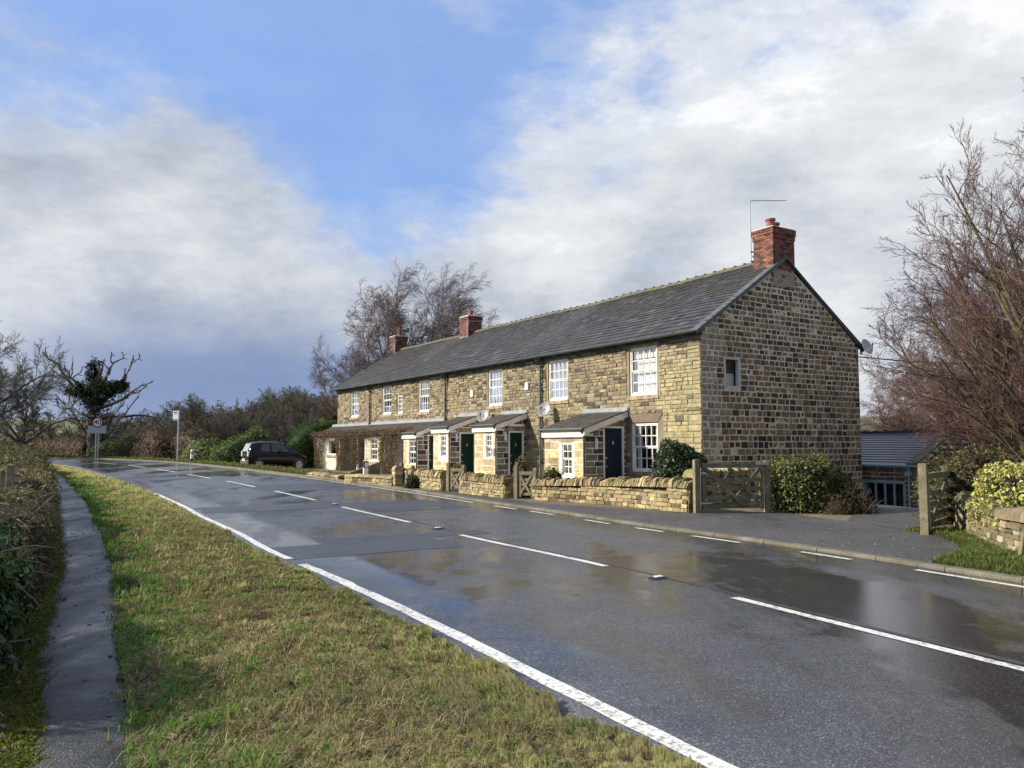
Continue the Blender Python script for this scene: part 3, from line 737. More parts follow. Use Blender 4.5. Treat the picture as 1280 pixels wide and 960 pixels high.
# gutter and downpipes
m=MB(); g=8
gy,gz=y0r+.045,z0r+.03
prof=[(gy+.065*math.cos(t),gz+.065*math.sin(t)) for t in [math.pi*(1+i/8) for i in range(9)]]
vs=[(x,p,q_) for x in (-.10,XE+.25) for p,q_ in prof]; m.add(vs,[(i,i+1,i+10,i+9) for i in range(8)]+[tuple(range(9)),tuple(range(9,18))])
m.box(-.10,XE+.25,.03,.06,z0r-.10,z0r+.03)
for k in range(33): m.box(.4+k,.43+k,.06,gy,z0r-.06,z0r-.03)
m.build('gutter',MAT['pipe'],house)
for k in range(24):
    m=MB(); x=.7+k*1.35; m.box(x,x+.10,.0,.16,EAVE-.17,EAVE-.06); m.build('corbel',MAT['darkdressed'],wall)
def porch_roof_z(q,Q,ze,zw): return ze+(zw-ze)*(Q-q)/Q
for xp,zb in ((8.62,.1),(16.77,.1),(26.24,2.6)):
    m=MB(); m.tube([(xp,gy,gz-.06),(xp,gy-.04,gz-.16),(xp,.11,gz-.34),(xp,.10,gz-.5),(xp,.10,zb)],.045,8)
    for k in range(5):
        z=4.7-k*.95
        if z>zb: m.box(xp-.07,xp+.07,.03,.16,z-.025,z+.025)
    if xp<20: m.box(xp-.11,xp+.11,.03,.22,4.86,5.03)
    m.build('downpipe',MAT['pipe'],house,smooth=False)
# chimneys --------------------------------------------
def chimney(xa,xb,ya,yb,z0,z1,pots,nm='chimney'):
    m=MB(); r=random.Random(int(xa*10)+4); z=z0; k=0
    m.box(xa+.02,xb-.02,ya+.02,yb-.02,z0-.6,z1-.01,c=(.30,.25,.20))
    while z<z1-.01:
        h=.075; out=.0
        if z>z1-.36: out=.025
        if z>z1-.20: out=.05
        z2=z+h-.010
        X0,X1,Y0,Y1=xa-out,xb+out,ya-out,yb+out
        off=(k%2)*.11
        def run(a,b,fn):
            p=a-off
            while p<b-.01:
                e=min(p+.225,b); p0=max(p,a)
                if e-p0>.03:
                    t=r.random(); c=vary((.165,.060,.042),r,.3) if t<.62 else vary((.06,.03,.026),r,.3) if t<.9 else vary((.25,.12,.075),r)
                    fn(p0+.005,e-.005,c)
                p+=.225
        run(X0,X1,lambda a,b,c:m.box(a,b,Y1-.10,Y1,z,z2,c=c)); run(X0,X1,lambda a,b,c:m.box(a,b,Y0,Y0+.10,z,z2,c=c))
        run(Y0+.101,Y1-.101,lambda a,b,c:m.box(X0,X0+.10,a,b,z,z2,c=c)); run(Y0+.101,Y1-.101,lambda a,b,c:m.box(X1-.10,X1,a,b,z,z2,c=c))
        if out: m.box(X0+.015,X1-.015,Y0+.015,Y1-.015,z,z2,c=(.15,.09,.07))
        z+=h; k+=1
    ch=m.build(nm,MAT['brick'],roof if False else house)
    m=MB(); m.box(xa-.03,xb+.03,ya-.03,yb+.03,z1,z1+.06); m.build('cement_cap',MAT['mortar'],ch,bevel=.02)
    for (px_,py_,hh,rad) in pots:
        m=MB(); m.lathe([(rad*1.02,0),(rad*.95,hh*.5),(rad*.95,hh*.78),(rad*1.16,hh*.80),(rad*1.16,hh),(rad*.9,hh),(rad*.86,hh*.5)],14,(px_,py_,z1+.05)); m.build('chimney_pot',MAT['pot'],ch,smooth=False)
    m=MB(); m.box(max(xa,.0)-.03,xb+.03,yb-.03,yb+.03,z0-.15,z0+(.22 if xa>1 else -.02)); m.build('flashing',MAT['lead'],ch)
    return ch
chimney(-.05,.78,-4.52,-3.42,7.47,8.86,[(.28,-3.72,.34,.15),(.45,-4.15,.30,.15)])
chimney(21.0,22.0,-4.4,-3.55,7.4,8.75,[(21.5,-3.97,.34,.13)])
xc=XE-.9
chimney(xc,xc+.9,-4.4,-3.55,7.4,8.75,[(xc+.3,-3.97,.38,.13)])
# ------------------------------------------------------------------ porches
def door(T,a,b,c,d,mat,parent,white=True,lab=None):
    m=MB(); n=7; w=(b-a-.12)/n
    for k in range(n): m.box(a+.06+k*w+.004,a+.06+(k+1)*w-.004,c,d-.06,-.075,-.048 if k%2 else -.046,T)
    m.box(a+.06,b-.06,c,d-.06,-.085,-.065,T)
    dr=m.build('door',mat,parent)
    if lab: dr['label']=lab
    m=MB(); m.box(a,a+.06,c,d,-.10,.012,T); m.box(b-.06,b,c,d,-.10,.012,T); m.box(a+.06,b-.06,d-.06,d,-.10,.012,T); m.build('door_frame',MAT['white'],dr)
    m=MB(); m.box(a+.12,a+.15,c+.95,c+1.02,-.05,.005,T); m.build('door_handle',MAT['metal'],dr)
    m=MB(); m.box((a+b)/2-.025,(a+b)/2+.025,d-.62,d-.5,-.05,-.02,T); m.build('door_knocker',MAT['metal'],dr)
    m=MB(); m.box(a+.10,a+.17,c+1.25,c+1.29,-.05,-.01,T); m.build('lock_plate',MAT['metal'],dr)
    return dr
def porch(xr,xl,Q,ze,zw,win,dq,doormat,lab,q_over=.14,gap_door=True,seed=1,side_stone=True,roofx=None,fasc=True,lampq=None,wrows=(2,2),wcols=2,wc='half'):
    """xr = end nearest the camera, xl = far end; dq=(q0,q1,ztop) of the side door"""
    r=random.Random(seed); m=MB(); z0=-.1
    top=lambda u:ze-.02
    lt=min(win[3]+.17,ze-.30); cutw=[(win[0]-.10,win[1]+.10,win[2]-.02,win[3]),(win[0]-.10,win[1]+.10,win[3],max(lt,win[3]+.01))]
    stonework(m,TF(Q),xr,xl,z0,top,cutw,lambda v,r:r.uniform(.20,.30),(.28,.6),.012,pal_porch,r,joint=.012,jit=.004,quoin=.4)
    backing(m,TF(Q),xr,xl,z0-.3,top,[win],w=.002,depth=.12)
    # side wall toward the camera
    sz=lambda u:porch_roof_z(-u,Q,ze,zw)-.05     # u=-y from -Q..0
    ops=[(-dq[1],-dq[0],z0-.05,dq[2])]
    stonework(m,TS(xr),-Q,0,z0,sz,[(-dq[1]-.0,-dq[0]+.0,z0-.1,dq[2]+.22)],lambda v,r:r.uniform(.18,.26),(.26,.5),.012,pal_side,r,joint=.02,jit=.004,topmax=zw-.1)
    backing(m,TS(xr),-Q,0,z0-.3,sz,ops,w=.002,depth=.12)
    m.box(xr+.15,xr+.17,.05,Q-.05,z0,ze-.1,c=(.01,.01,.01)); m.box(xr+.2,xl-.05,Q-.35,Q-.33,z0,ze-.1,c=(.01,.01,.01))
    TSl=lambda u,v,w:(xl+w,-u,v); backing(m,TSl,-Q,0,z0-.3,sz,[],w=.002)
    p=m.build('porch',MAT['stone'],house); p['label']=lab
    m=MB(); m.box(-dq[1]-.08,-dq[0]+.05,dq[2]+.004,dq[2]+.20,-.02,.018,TS(xr)); m.build('lintel',MAT['dressed'],p)
    if lt>win[3]+.05: m=MB(); m.box(win[0]-.10,win[1]+.10,win[3]+.004,lt,-.02,.016,TF(Q)); m.build('lintel',MAT['dressed'],p)
    # lean-to roof
    xa,xb=(xr-.12,xl+.10) if roofx is None else roofx
    sl=math.atan2(zw-ze,Q); LL=math.hypot(Q+q_over,(zw-ze)*(Q+q_over)/Q)
    Tp=lambda u,s,w:(u,Q+q_over-s*math.cos(sl)+w*math.sin(sl),ze-(zw-ze)*q_over/Q+s*math.sin(sl)+w*math.cos(sl))
    m=MB(); s=0
    while s<LL-.1:
        L=.24; u=xa-r.uniform(0,.3)
        while u<xb:
            w=r.uniform(.28,.5); a=max(u,xa)+.003; b=min(u+w,xb)-.003
            if b-a>.03:
                c=vary((.055,.047,.042),r,.3); w0=.04+r.uniform(0,.012)
                m.add([Tp(a,s,w0-.025),Tp(b,s,w0-.025),Tp(b,s,w0),Tp(a,s,w0),Tp(a,min(s+L*1.2,LL),.015),Tp(b,min(s+L*1.2,LL),.015)],[(0,1,2,3),(3,2,5,4),(0,3,4),(1,5,2)],c)
            u+=w
        s+=L
    m.add([Tp(xa,0,0),Tp(xb,0,0),Tp(xb,LL,0),Tp(xa,LL,0)],[(0,1,2,3)],(.05,.045,.04))
    rf=m.build('porch_roof',MAT['slate'],p)
    m=MB(); zt=Tp(0,LL,.02)[2]
    m.add([Tp(xa,LL-.16,.035),Tp(xb,LL-.16,.035),(xb,.05,zt+.02),(xa,.05,zt+.02),(xb,.05,zt+.13),(xa,.05,zt+.13)],[(0,1,2,3),(3,2,4,5)]); m.build('lead_flashing',MAT['lead'],p)
    m=MB(); zf=Tp(0,0,0)[2]
    if fasc: m.box(xr-.03,xl+.06,Q+.02,Q+.10,ze-.31,ze-.055)
    # bargeboard on the camera side
    bq=Q+q_over-.02; zt_=lambda q:Tp(0,(Q+q_over-q)/math.cos(sl),0)[2]
    m.add([(xr-.13,bq,zt_(bq)-.20),(xr-.10,bq,zt_(bq)-.20),(xr-.10,.0,zt_(0)-.20),(xr-.13,0,zt_(0)-.20),(xr-.13,bq,zt_(bq)+.0),(xr-.10,bq,zt_(bq)+.0),(xr-.10,0,zt_(0)+.0),(xr-.13,0,zt_(0)+.0)],[(0,1,2,3),(4,5,6,7),(0,3,7,4),(1,2,6,5),(0,1,5,4),(2,3,7,6)])
    m.box(xr-.12,xr-.01,Q-.25,bq,ze-.26,ze-.20)
    m.build('fascia',MAT['white'],p)
    m=MB(); m.tube([(xa,Q+q_over+.04,zf+.0),(xb,Q+q_over+.04,zf+.0)],.045,8); m.tube([(xr+.02,Q+q_over+.03,zf-.03),(xr-.02,Q+.06,zf-.25),(xr-.02,Q+.05,z0)],.033,8); m.build('porch_gutter',MAT['pipe'],p)
    door(TS(xr),-dq[1],-dq[0],z0-.05,dq[2],doormat,house)
    if wrows: sash(TF(Q),*win,wcols,wrows[0],wrows[1],curt=wc,sill=False,lint=None,wf=-.02,fw=.055)
    if lampq: 
        m=MB(); m.box(xr-.07,xr-.012,lampq-.03,lampq+.03,1.28,1.62); tag(m.build('wall_lamp',MAT['wplastic'],None,bevel=.01),'slim white wall lamp '+lab.split('|')[-1] if '|' in lab else 'slim white wall lamp beside a porch door','wall lamp','slim wall lamps by the porch doors').matrix_world=house.matrix_world
    return p
bpy.context.view_layer.update()
def pspec(pxl,pxr,pxwall,wl,wrr,wt,wb,dl,dr,Q):
    xr=wpx(pxwall,540,0)[0]; xl=wpx(pxl,560,Q)[0]
    w=wr(wl,wrr,wt,wb,Q)
    def qd(px):
        r=ray(px,540); # point house x=xr
        y,_=gpx(px,540,xr); return y
    return xr,xl,w,qd(dl),qd(dr)
HM=house.matrix_world.copy()
def lamp(px,py,xr,lab):
    y,z=gpx(px,py,xr); m=MB(); m.box(-.06,0,-.03,.03,-.17,.17); m.box(-.012,0.005,-.045,.045,-.19,.19)
    o=m.build('wall_lamp',MAT['wplastic'],None,bevel=.01); o.location=HM@Vector((xr-.03,y,z)); o.rotation_euler=(0,0,math.atan2(HX[1],HX[0]))
    tag(o,lab,'wall lamp','slim wall lamps by the porch doors')
xr,xl,w,dq1,dq0=pspec(681,730.5,783,700.6,715.3,552.5,596,754,780.5,1.8)
print('P1',xr,xl,w,dq1,dq0)
ze1=wpx(732,538,1.8)[1]; zw1=wpx(783,514,0)[1]
porch(xr,xl,1.8,2.13,2.72,w,(max(.12,dq0),dq1,gpx(767,533,xr)[1]),MAT['doorblue'],'wide porch with navy door beside the lower sash window',seed=21)
lamp(744.5,555,xr,'slim white wall lamp beside the navy plank door')
Z1=(ze1,zw1)
xr,xl,w,dq1,dq0=pspec(594.5,622,657.5,607.5,616.3,541.6,574.5,635.7,656,1.35); print('P2',xr,xl,w,dq1,dq0,wpx(624,533,1.35),wpx(657,517,0))
porch(xr,xl,1.4,2.40,2.86,w,(max(.12,dq0),dq1,2.12),MAT['doorgreen'],'middle porch with open white glazing-bar window and plaque',seed=22,wrows=(2,2),wc=None,)
lamp(631,545,xr,'slim white wall lamp beside the dark green door of the middle porch')
m=MB(); m.box(xr+.12,xr+.36,1.42,1.45,1.15,1.42); m.build('plaque',MAT['lead'],house)
xr,xl,w,dq1,dq0=pspec(541.8,562.3,597,550.3,558.2,543,572.7,574.5,595,1.4); print('P3',xr,xl,w,dq1,dq0)
porch(xr,xl,1.4,2.40,2.88,w,(max(.12,dq0),dq1,2.12),MAT['doorgreen'],'porch next to the long lean-to with dark green door',seed=23,wc='nets')
lamp(570.2,547,xr,'slim white wall lamp beside the green door next to the long lean-to')
xr4,xl4,w4,_,_=pspec(504.5,521.3,557,510.8,520,549,582,530,540,1.5); print('P4',xr4,xl4,w4)
zeL,zwL=2.18,2.74
xL=wpx(389,560,1.5)[0]
porch(xr4,xl4,1.5,zeL,zwL,w4,(.15,.95,2.05),MAT['doorgreen'],'white framed porch at the near end of the long lean-to',seed=24,wc='nets',roofx=(xr4-.12,xL+.2))
# long lean-to with posts, side screens and a rendered end room
m=MB(); r=random.Random(31)
x1,x2=wpx(475.6,560,1.5)[0],wpx(458,560,1.5)[0]
wL=wr(463,471.6,546.5,577,1.5)
stonework(m,TF(1.5),x1,x2,-.1,lambda u:zeL-.02,[(wL[0],wL[1],wL[2]-.1,wL[3]+.05)],lambda v,r:r.uniform(.18,.26),(.25,.5),.012,pal_porch,r,joint=.012)
backing(m,TF(1.5),x1,x2,-.4,lambda u:zeL-.02,[wL],w=.002)
m.quad((x1,.02,-.4),(x1,1.5,-.4),(x1,1.5,zeL-.03),(x1,.02,zeL-.03)); m.quad((x1,.02,zeL-.03),(x1,1.5,zeL-.03),(x1,1.5,zeL-.02),(x1,.02,zwL-.1))
m.quad((x2,.02,-.4),(x2,1.5,-.4),(x2,1.5,zeL-.02),(x2,.02,zwL-.1))
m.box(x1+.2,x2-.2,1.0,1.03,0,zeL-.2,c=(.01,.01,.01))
m.build('lean_to_wall',MAT['stone'],house)
sash(TF(1.5),*wL,2,2,2,curt='nets',sill=True,lint=None,wf=-.02)
m=MB(); xe0,xe1=wpx(425,560,1.5)[0],xL
wE=wr(411,423.5,549,569,1.5); wE=(wE[0],wE[1],wE[2],wE[3])
backing(m,TF(1.5),xe0,xe1,-.4,lambda u:zeL-.02,[wE],w=0)
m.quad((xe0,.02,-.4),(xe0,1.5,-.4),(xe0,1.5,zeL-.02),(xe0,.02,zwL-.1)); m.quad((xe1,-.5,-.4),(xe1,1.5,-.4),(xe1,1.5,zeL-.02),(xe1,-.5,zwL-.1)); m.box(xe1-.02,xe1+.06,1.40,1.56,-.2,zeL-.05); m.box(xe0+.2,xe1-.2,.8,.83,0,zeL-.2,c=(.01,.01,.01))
o=m.build('rendered_room',MAT['render'],house)
sash(TF(1.5),*wE,1,0,0,curt=None,sill=True,lint=None,wf=-.02)
m=MB()
for px in (456,446,480,492): 
    x=wpx(px,560,1.5)[0]; m.box(x-.05,x+.05,1.38,1.48,-.1,zeL-.05)
m.box(xr4+2.0,xL,1.36,1.46,zeL-.17,zeL-.05)
m.build('veranda_post',MAT['cream'],house)
# ------------------------------------------------------------------ fittings on the row
def hw(x,y,z): return HM@Vector((x,y,z))
HRZ=math.atan2(HX[1],HX[0])
def dishobj(loc,rz,tilt,rad,lab,wallr,dm='dish'):
    t=empty('satellite_dish',loc,rz); tag(t,lab,'satellite dish')
    m=MB(); k=20; pr=[(rad*s_,.22*rad*s_*s_) for s_ in (0.02,.35,.6,.8,.93,1.0)]
    ct,st_=math.cos(tilt),math.sin(tilt)
    def TD(x,y,z): # axis z -> forward (y) tilted upward
        Y=z*ct-y*st_; Z=z*st_+y*ct; return (x*.92,Y,Z)
    vs=[];fs=[]
    for r_,z_ in pr:
        for j in range(k): a=2*math.pi*j/k; vs.append(TD(r_*math.cos(a),r_*math.sin(a),z_))
    fs=[(i*k+j,i*k+(j+1)%k,(i+1)*k+(j+1)%k,(i+1)*k+j) for i in range(len(pr)-1) for j in range(k)]
    m.add(vs,fs); d_=m.build('reflector',MAT[dm],t,smooth=True); sm=d_.modifiers.new('s','SOLIDIFY'); sm.thickness=.012
    m=MB(); m.tube([TD(0,-rad*.9,.15*rad),TD(0,-rad*.55,rad*.75),TD(0,-rad*.12,rad*.95)],.012,6); m.tube([TD(0,-rad*.2,rad*.86),TD(0,rad*.02,rad*1.0)],.03,8); m.build('feed_arm',MAT['black'],t)
    m=MB(); m.tube([(0,-.01,0),(0,-wallr*.6,-.05),(0,-wallr,-.16)],.02,8); m.box(-.06,.06,-wallr-.005,-wallr+.02,-.26,-.06); m.build('wall_bracket',MAT['metal'],t)
x,z=wpx(605.5,520.5,.35); dishobj(hw(x,.38,z),HRZ+R(-22)*0+R(25),R(24),.30,'grey satellite dish above the green-doored porch beside a small white alarm box',.38)
x,z=wpx(681.5,513,.35); dishobj(hw(x,.38,z),HRZ+R(25),R(24),.30,'grey satellite dish fixed beside the tall downpipe between two porches',.38)
y,z=gpx(1080,434,-.1); dishobj(hw(-.15,-8.22,z),R(-150),R(20),.30,'pale grey satellite dish on the rear corner of the gable',.2,'paledish')
for (px,py,lab) in ((590.5,492,'small white alarm box left of the tall sash window above the porches'),(659,483,'white alarm box between a sash window and the downpipe')):
    x,z=wpx(px,py,.05); m=MB(); m.box(-.11,.11,0,.07,-.15,.15); m.box(-.095,.095,.07,.078,-.13,.13)
    o=m.build('alarm_box',MAT['wplastic'],None,bevel=.012); o.location=hw(x,.03,z); o.rotation_euler=(0,0,HRZ); tag(o,lab,'alarm box')
# aerial on the near chimney
def aerial(loc,H,L,dirv,nel,lab,mast=.017,el=.12):
    t=empty('tv_aerial',loc); tag(t,lab,'aerial')
    m=MB(); m.tube([(0,0,-.75),(0,0,H)],mast,8); m.build('mast',MAT['metal'],t)
    m=MB(); m.tube([(0,0,H-.02),(dirv[0]*L,dirv[1]*L,H+dirv[2]*L)],.014,6)
    px,py=-dirv[1],dirv[0]
    for k in range(nel):
        f=.05+L*(k+.5)/nel; c=(dirv[0]*f,dirv[1]*f,H+dirv[2]*f); m.tube([(c[0]-px*el,c[1]-py*el,c[2]-.015),(c[0]+px*el,c[1]+py*el,c[2]+.015)],.006,5)
    m.build('boom',MAT['metal'],t)
    m=MB(); m.box(-.02,.22,-.02,.02,-.35,-.31); m.box(-.02,.22,-.02,.02,-.68,-.64); m.tube([(.06,.0,-.5),(.10,.0,-.48)],.04,8); m.build('bracket',MAT['black'],t)
base=hw(.95,-3.50,8.55)
aerial((base.x,base.y,base.z),1.50,1.38,(.98,.17,.05),18,'tall thin television aerial strapped to the near brick chimney',el=.10)
b2=hw(21.0,-3.48,8.2); aerial((b2.x,b2.y,b2.z),.25,.9,(.95,.2,.03),6,'short white television aerial on the middle brick chimney',.03,.14)
b2=hw(xc,-3.48,8.1); aerial((b2.x,b2.y,b2.z),.3,.5,(.3,-.9,.03),5,'small television aerial on the farthest brick chimney',.03,.12)
# overhead cable from the rear corner
m=MB(); p0=hw(-.03,-7.6,gpx(1070,446)[1]); 
y_,z_=-7.6,gpx(1070,446)[1]
P=[]; q0=np.array(hw(-.05,-7.7,z_)); q1=np.array(at(1330,30,446)); 
for i in range(13): f=i/12; p=q0+(q1-q0)*f; p[2]-=.25*math.sin(math.pi*f); P.append(tuple(p))
m.tube(P,.022,6); tag(m.build('overhead_cable',MAT['black'],None),'black overhead cable running from the rear corner of the gable','cable')
# ------------------------------------------------------------------ low annexe behind
ann=empty('stone_annexe',l2w(0,0,0),HRZ); tag(ann,'low stone building with blue slate roof and grey-blue framed windows behind the cottages','outbuilding')
QA=-8.6; xA=wpx(1146,578,QA)[0]; zE=wpx(1146,579,QA)[1]; xAl=8.0
r=random.Random(77); m=MB()
DA=2.5; yR_=QA-DA
# ridge height from its row
ax=wpx(1166,539,yR_); zRg=ax[1]
opA=(wpx(1131,600,QA)[0],wpx(1079,600,QA)[0],wpx(1131,646,QA)[1],wpx(1131,602,QA)[1])
stonework(m,TF(QA),xA,xAl,-1.9,lambda u:zE,[(opA[0],opA[1],opA[2]-.1,opA[3]+.03)],lambda v,r:r.uniform(.14,.2),(.2,.5),.02,lambda u,v,r,w:vary((.16,.12,.06),r,.3),r)
backing(m,TF(QA),xA,xAl,-2.5,lambda u:zE,[opA],w=.003,depth=.12)
topA=lambda u:zE+(zRg-.05-zE)*(u/DA) if u<=DA else zE+(zRg-.05-zE)*(2*DA-u)/DA
TA=lambda u,v,w:(xA-w,QA-u,v)
stonework(m,TA,0,2*DA,-1.9,topA,[],lambda v,r:r.uniform(.14,.2),(.2,.5),.02,lambda u,v,r,w:vary((.13,.105,.06),r,.3),r,topmax=zRg-.1)
backing(m,TA,0,2*DA,-2.5,topA,[],cuts=(DA,),w=.003)
m.quad((xA,QA-2*DA,-2.5),(xAl,QA-2*DA,-2.5),(xAl,QA-2*DA,zE),(xA,QA-2*DA,zE))
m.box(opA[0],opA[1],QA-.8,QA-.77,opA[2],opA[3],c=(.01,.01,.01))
m.build('wall',MAT['stone'],ann)
slA=math.atan2(zRg-zE,DA); LA=math.hypot(zRg-zE,DA)+.15
TRa=lambda u,s,w:(u,QA+.14-s*math.cos(slA)+w*math.sin(slA),zE-.08+s*math.sin(slA)+w*math.cos(slA))
m=MB(); s=0
while s<LA:
    u=xA-.0-r.uniform(0,.25)
    while u<xAl:
        w=.26; a=max(u,xA)+.002; b=min(u+w,xAl)-.002
        if b-a>.02: m.add([TRa(a,s,.015),TRa(b,s,.015),TRa(b,s,.032),TRa(a,s,.032),TRa(a,min(s+.27,LA),.01),TRa(b,min(s+.27,LA),.01)],[(0,1,2,3),(3,2,5,4)],vary((.085,.092,.115),r,.14))
        u+=w
    s+=.21
zz=TRa(0,LA,0)[2]
m.quad((xA,QA+.14-LA*math.cos(slA),zz),(xAl,QA+.14-LA*math.cos(slA),zz),(xAl,QA-2*DA-.1,zE),(xA,QA-2*DA-.1,zE),(.08,.085,.1))
u=xA
while u<xAl: m.box(u,u+.43,yR_-.12,yR_+.12,zz-.03,zz+.05,c=vary((.07,.075,.09),r,.1)); m.box(u+.40,u+.45,yR_-.10,yR_+.10,zz+.0,zz+.085,c=(.06,.065,.08)); u+=.45
m.build('roof',MAT['blueslate'],ann)
m=MB(); 
m.add([TRa(xA-.12,-.06,.04),TRa(xA+.26,-.06,.04),TRa(xA+.26,LA,.04),TRa(xA-.12,LA,.04),TRa(xA-.12,-.06,.12),TRa(xA+.26,-.06,.12),TRa(xA+.26,LA+.02,.12),TRa(xA-.12,LA+.02,.12)],[(0,1,2,3),(4,5,6,7),(0,1,5,4),(1,2,6,5),(2,3,7,6),(3,0,4,7)])
m.build('stone_coping',MAT['oldwood'],ann)
sash(TF(QA),*opA,4,0,0,parent=ann,mat=MAT['bluegrey'],curt=None,sill=True,lint=None,wf=-.02,fw=.09)
xd=wpx(1136,600,QA+.1)[0]; m=MB(); m.tube([(xd,QA+.1,zE-.1),(xd,QA+.1,-1.6)],.04,8); m.tube([(xA-.1,QA+.2,zE-.10),(xAl,QA+.2,zE-.10)],.05,8); m.box(xd-.09,xd+.09,QA+.03,QA+.2,zE-.45,zE-.3); m.build('downpipe',MAT['bluegrey'],ann)
# ------------------------------------------------------------------ dry stone walls
def resample(P,step):
    P=np.array(P,float); L=np.concatenate([[0],np.cumsum(np.linalg.norm(np.diff(P,axis=0),axis=1))]); n=max(2,int(L[-1]/step)+1); t=np.linspace(0,L[-1],n)
    Q=np.stack([np.interp(t,L,P[:,i]) for i in range(P.shape[1])],1); return Q,L[-1]
def chaikin(P,k=2):
    P=[np.array(p,float) for p in P]
    for _ in range(k):
        Q=[P[0]]
        for a,b in zip(P[:-1],P[1:]): Q+=[a*.75+b*.25,a*.25+b*.75]
        P=Q+[P[-1]]
    return P
def drywall(name,P,h,thick,lab,seed,cope='slab',group=None,pal=pal_dry,side=1,copeh=.19,hfun=None):
    """P from left to right as seen from the road (road side in front); wall thickness runs away from the viewer"""
    r=random.Random(seed); Q,L=resample(P,.1); T_=np.gradient(Q,axis=0); T_/=np.linalg.norm(T_,axis=1)[:,None]
    ts=np.linspace(0,L,len(Q)); hh=hfun or (lambda u:h)
    def frame(u):
        x=np.interp(u,ts,Q[:,0]); y=np.interp(u,ts,Q[:,1]); tx=np.interp(u,ts,T_[:,0]); ty=np.interp(u,ts,T_[:,1]); return x,y,tx,ty
    g0=[Hs(*q) for q in Q[::5]]; gt=ts[::5]
    gz=lambda u:float(np.interp(u,gt,g0))
    batter=.06
    def TT(s):
        def f(u,v,w):
            x,y,tx,ty=frame(u); nx,ny=(ty,-tx)        # toward the viewer
            k=(thick/2 - batter*v/max(h,.1)) + w
            return (x+nx*k*s,y+ny*k*s,gz(u)+v)
        return f
    o=empty(name,(0,0,0)); tag(o,lab,'stone wall',group)
    m=MB()
    for s in (1,-1):
        stonework(m,TT(s),0,L,-.12,lambda u:hh(u),[],lambda v,r:r.uniform(.055,.11),(.09,.32),.030,pal,r,joint=.010,jit=.013,topmax=h,pil=.07,w0=-.06)
    n=max(2,int(L/.3)); tt=TT(1); tb=TT(-1)
    for k in range(n):
        a,b=L*k/n,L*(k+1)/n; c=(.05,.04,.025)
        m.quad(tt(a,-.2,-.04),tt(b,-.2,-.04),tt(b,h-.01,-.04),tt(a,h-.01,-.04),c); m.quad(tb(a,-.2,-.04),tb(b,-.2,-.04),tb(b,h-.01,-.04),tb(a,h-.01,-.04),c)
        m.quad(tt(a,h-.01,0),tt(b,h-.01,0),tb(b,h-.01,0),tb(a,h-.01,0),c)
    for u,sg in ((0.0,-1),(L,1)):
        v=-.1
        while v<h:
            ch=r.uniform(.07,.13); x,y,tx,ty=frame(u); nx,ny=ty,-tx; ww=thick/2-batter*v/h
            for a,b in ((-ww,r.uniform(-.06,.06)),(None,ww)):
                if a is None: a=b_
                b_=b
                P8=[(x+nx*p+tx*q*sg,y+ny*p+ty*q*sg,gz(u)+z) for q in (-.04,.02+r.uniform(0,.015)) for z in (v+.006,min(v+ch,h)-.006) for p in (a+.006,b-.006)]
                m.add(P8,[(0,1,3,2),(4,6,7,5),(0,4,5,1),(2,3,7,6),(0,2,6,4),(1,5,7,3)],pal(u,v,r,.2))
            v+=ch
    wl=m.build('wall_face',MAT['stone'],o)
    m=MB(); u=0.0
    while u<L-.02:
        w=r.uniform(.035,.095) if cope=='slab' else r.uniform(.28,.5); w=min(w,L-u); x,y,tx,ty=frame(u+w/2); nx,ny=ty,-tx
        lean=r.uniform(-.02,.09) if cope=='slab' else 0; ch=copeh*(r.uniform(.72,1.2) if cope=='slab' else r.uniform(.85,1.15)); tw=thick/2+.02*r.uniform(0,1.5)
        k=8; vs=[]
        for q in (-w/2+.005,w/2-.005):
            for i in range(k+1):
                a=math.pi*i/k; rr=1+r.uniform(-.09,.09)
                px=math.cos(a)*tw*rr; pz=(abs(math.sin(a))**(.36 if cope=='slab' else .5))*ch*rr
                vs.append((x+nx*px+tx*(q+lean*pz/ch),y+ny*px+ty*(q+lean*pz/ch),gz(u+w/2)+hh(u)+.002+pz))
        c=pal(u,h,r,w); kq=r.uniform(.8,1.15); c=tuple(min(.5,q*kq) for q in c)
        m.add(vs,[(i,i+1,i+k+2,i+k+1) for i in range(k)]+[tuple(range(k+1)),tuple(range(2*k+1,k,-1))],c); u+=w
    m.build('coping',MAT['stone'],o)
    return o
WG='dry stone garden walls along the pavement'
wA=[at(513,26.7)[:2],at(535,25.5)[:2],at(558,24.5)[:2]]
wB=[at(581,23.7)[:2],at(610,22.6)[:2],at(636,21.7)[:2]]
wC=[(.64,21.3),(1.9,20.35),(3.05,19.15),(3.97,17.65)]
drywall('dry_stone_wall',wA,.40,.36,'short dry stone wall with upright coping between the two farther wicket gates',41,group=WG)
drywall('dry_stone_wall',wB,.39,.36,'dry stone wall in front of the green doors between two wicket gates',42,group=WG)
drywall('dry_stone_wall',wC,.53,.38,'longest dry stone wall running from the near wicket gate to the five-bar gate',43,group=WG,hfun=lambda u:.37+.16*min(1,u/4.6))
wD=[at(437,28.8)[:2],at(470,28.1)[:2],at(497,27.1)[:2]]
drywall('low_stone_wall',wD,.22,.5,'very low tumbled stone edging behind the black and white marker post',44,cope='flat',copeh=.10)
wE_=[at(393,33.0)[:2],at(415,31.5)[:2],at(433,30.2)[:2]]
drywall('low_stone_wall',wE_,.10,.6,'low mossy stone edging below the rendered end of the lean-to',45,cope='flat',copeh=.10)
wR=chaikin([(9.6,15.3),(8.75,15.1),(8.2,14.6),(7.85,13.6),(7.5,12.4),(7.15,11.3),(6.98,10.4),(6.95,9.3),(7.2,7.8)],2)
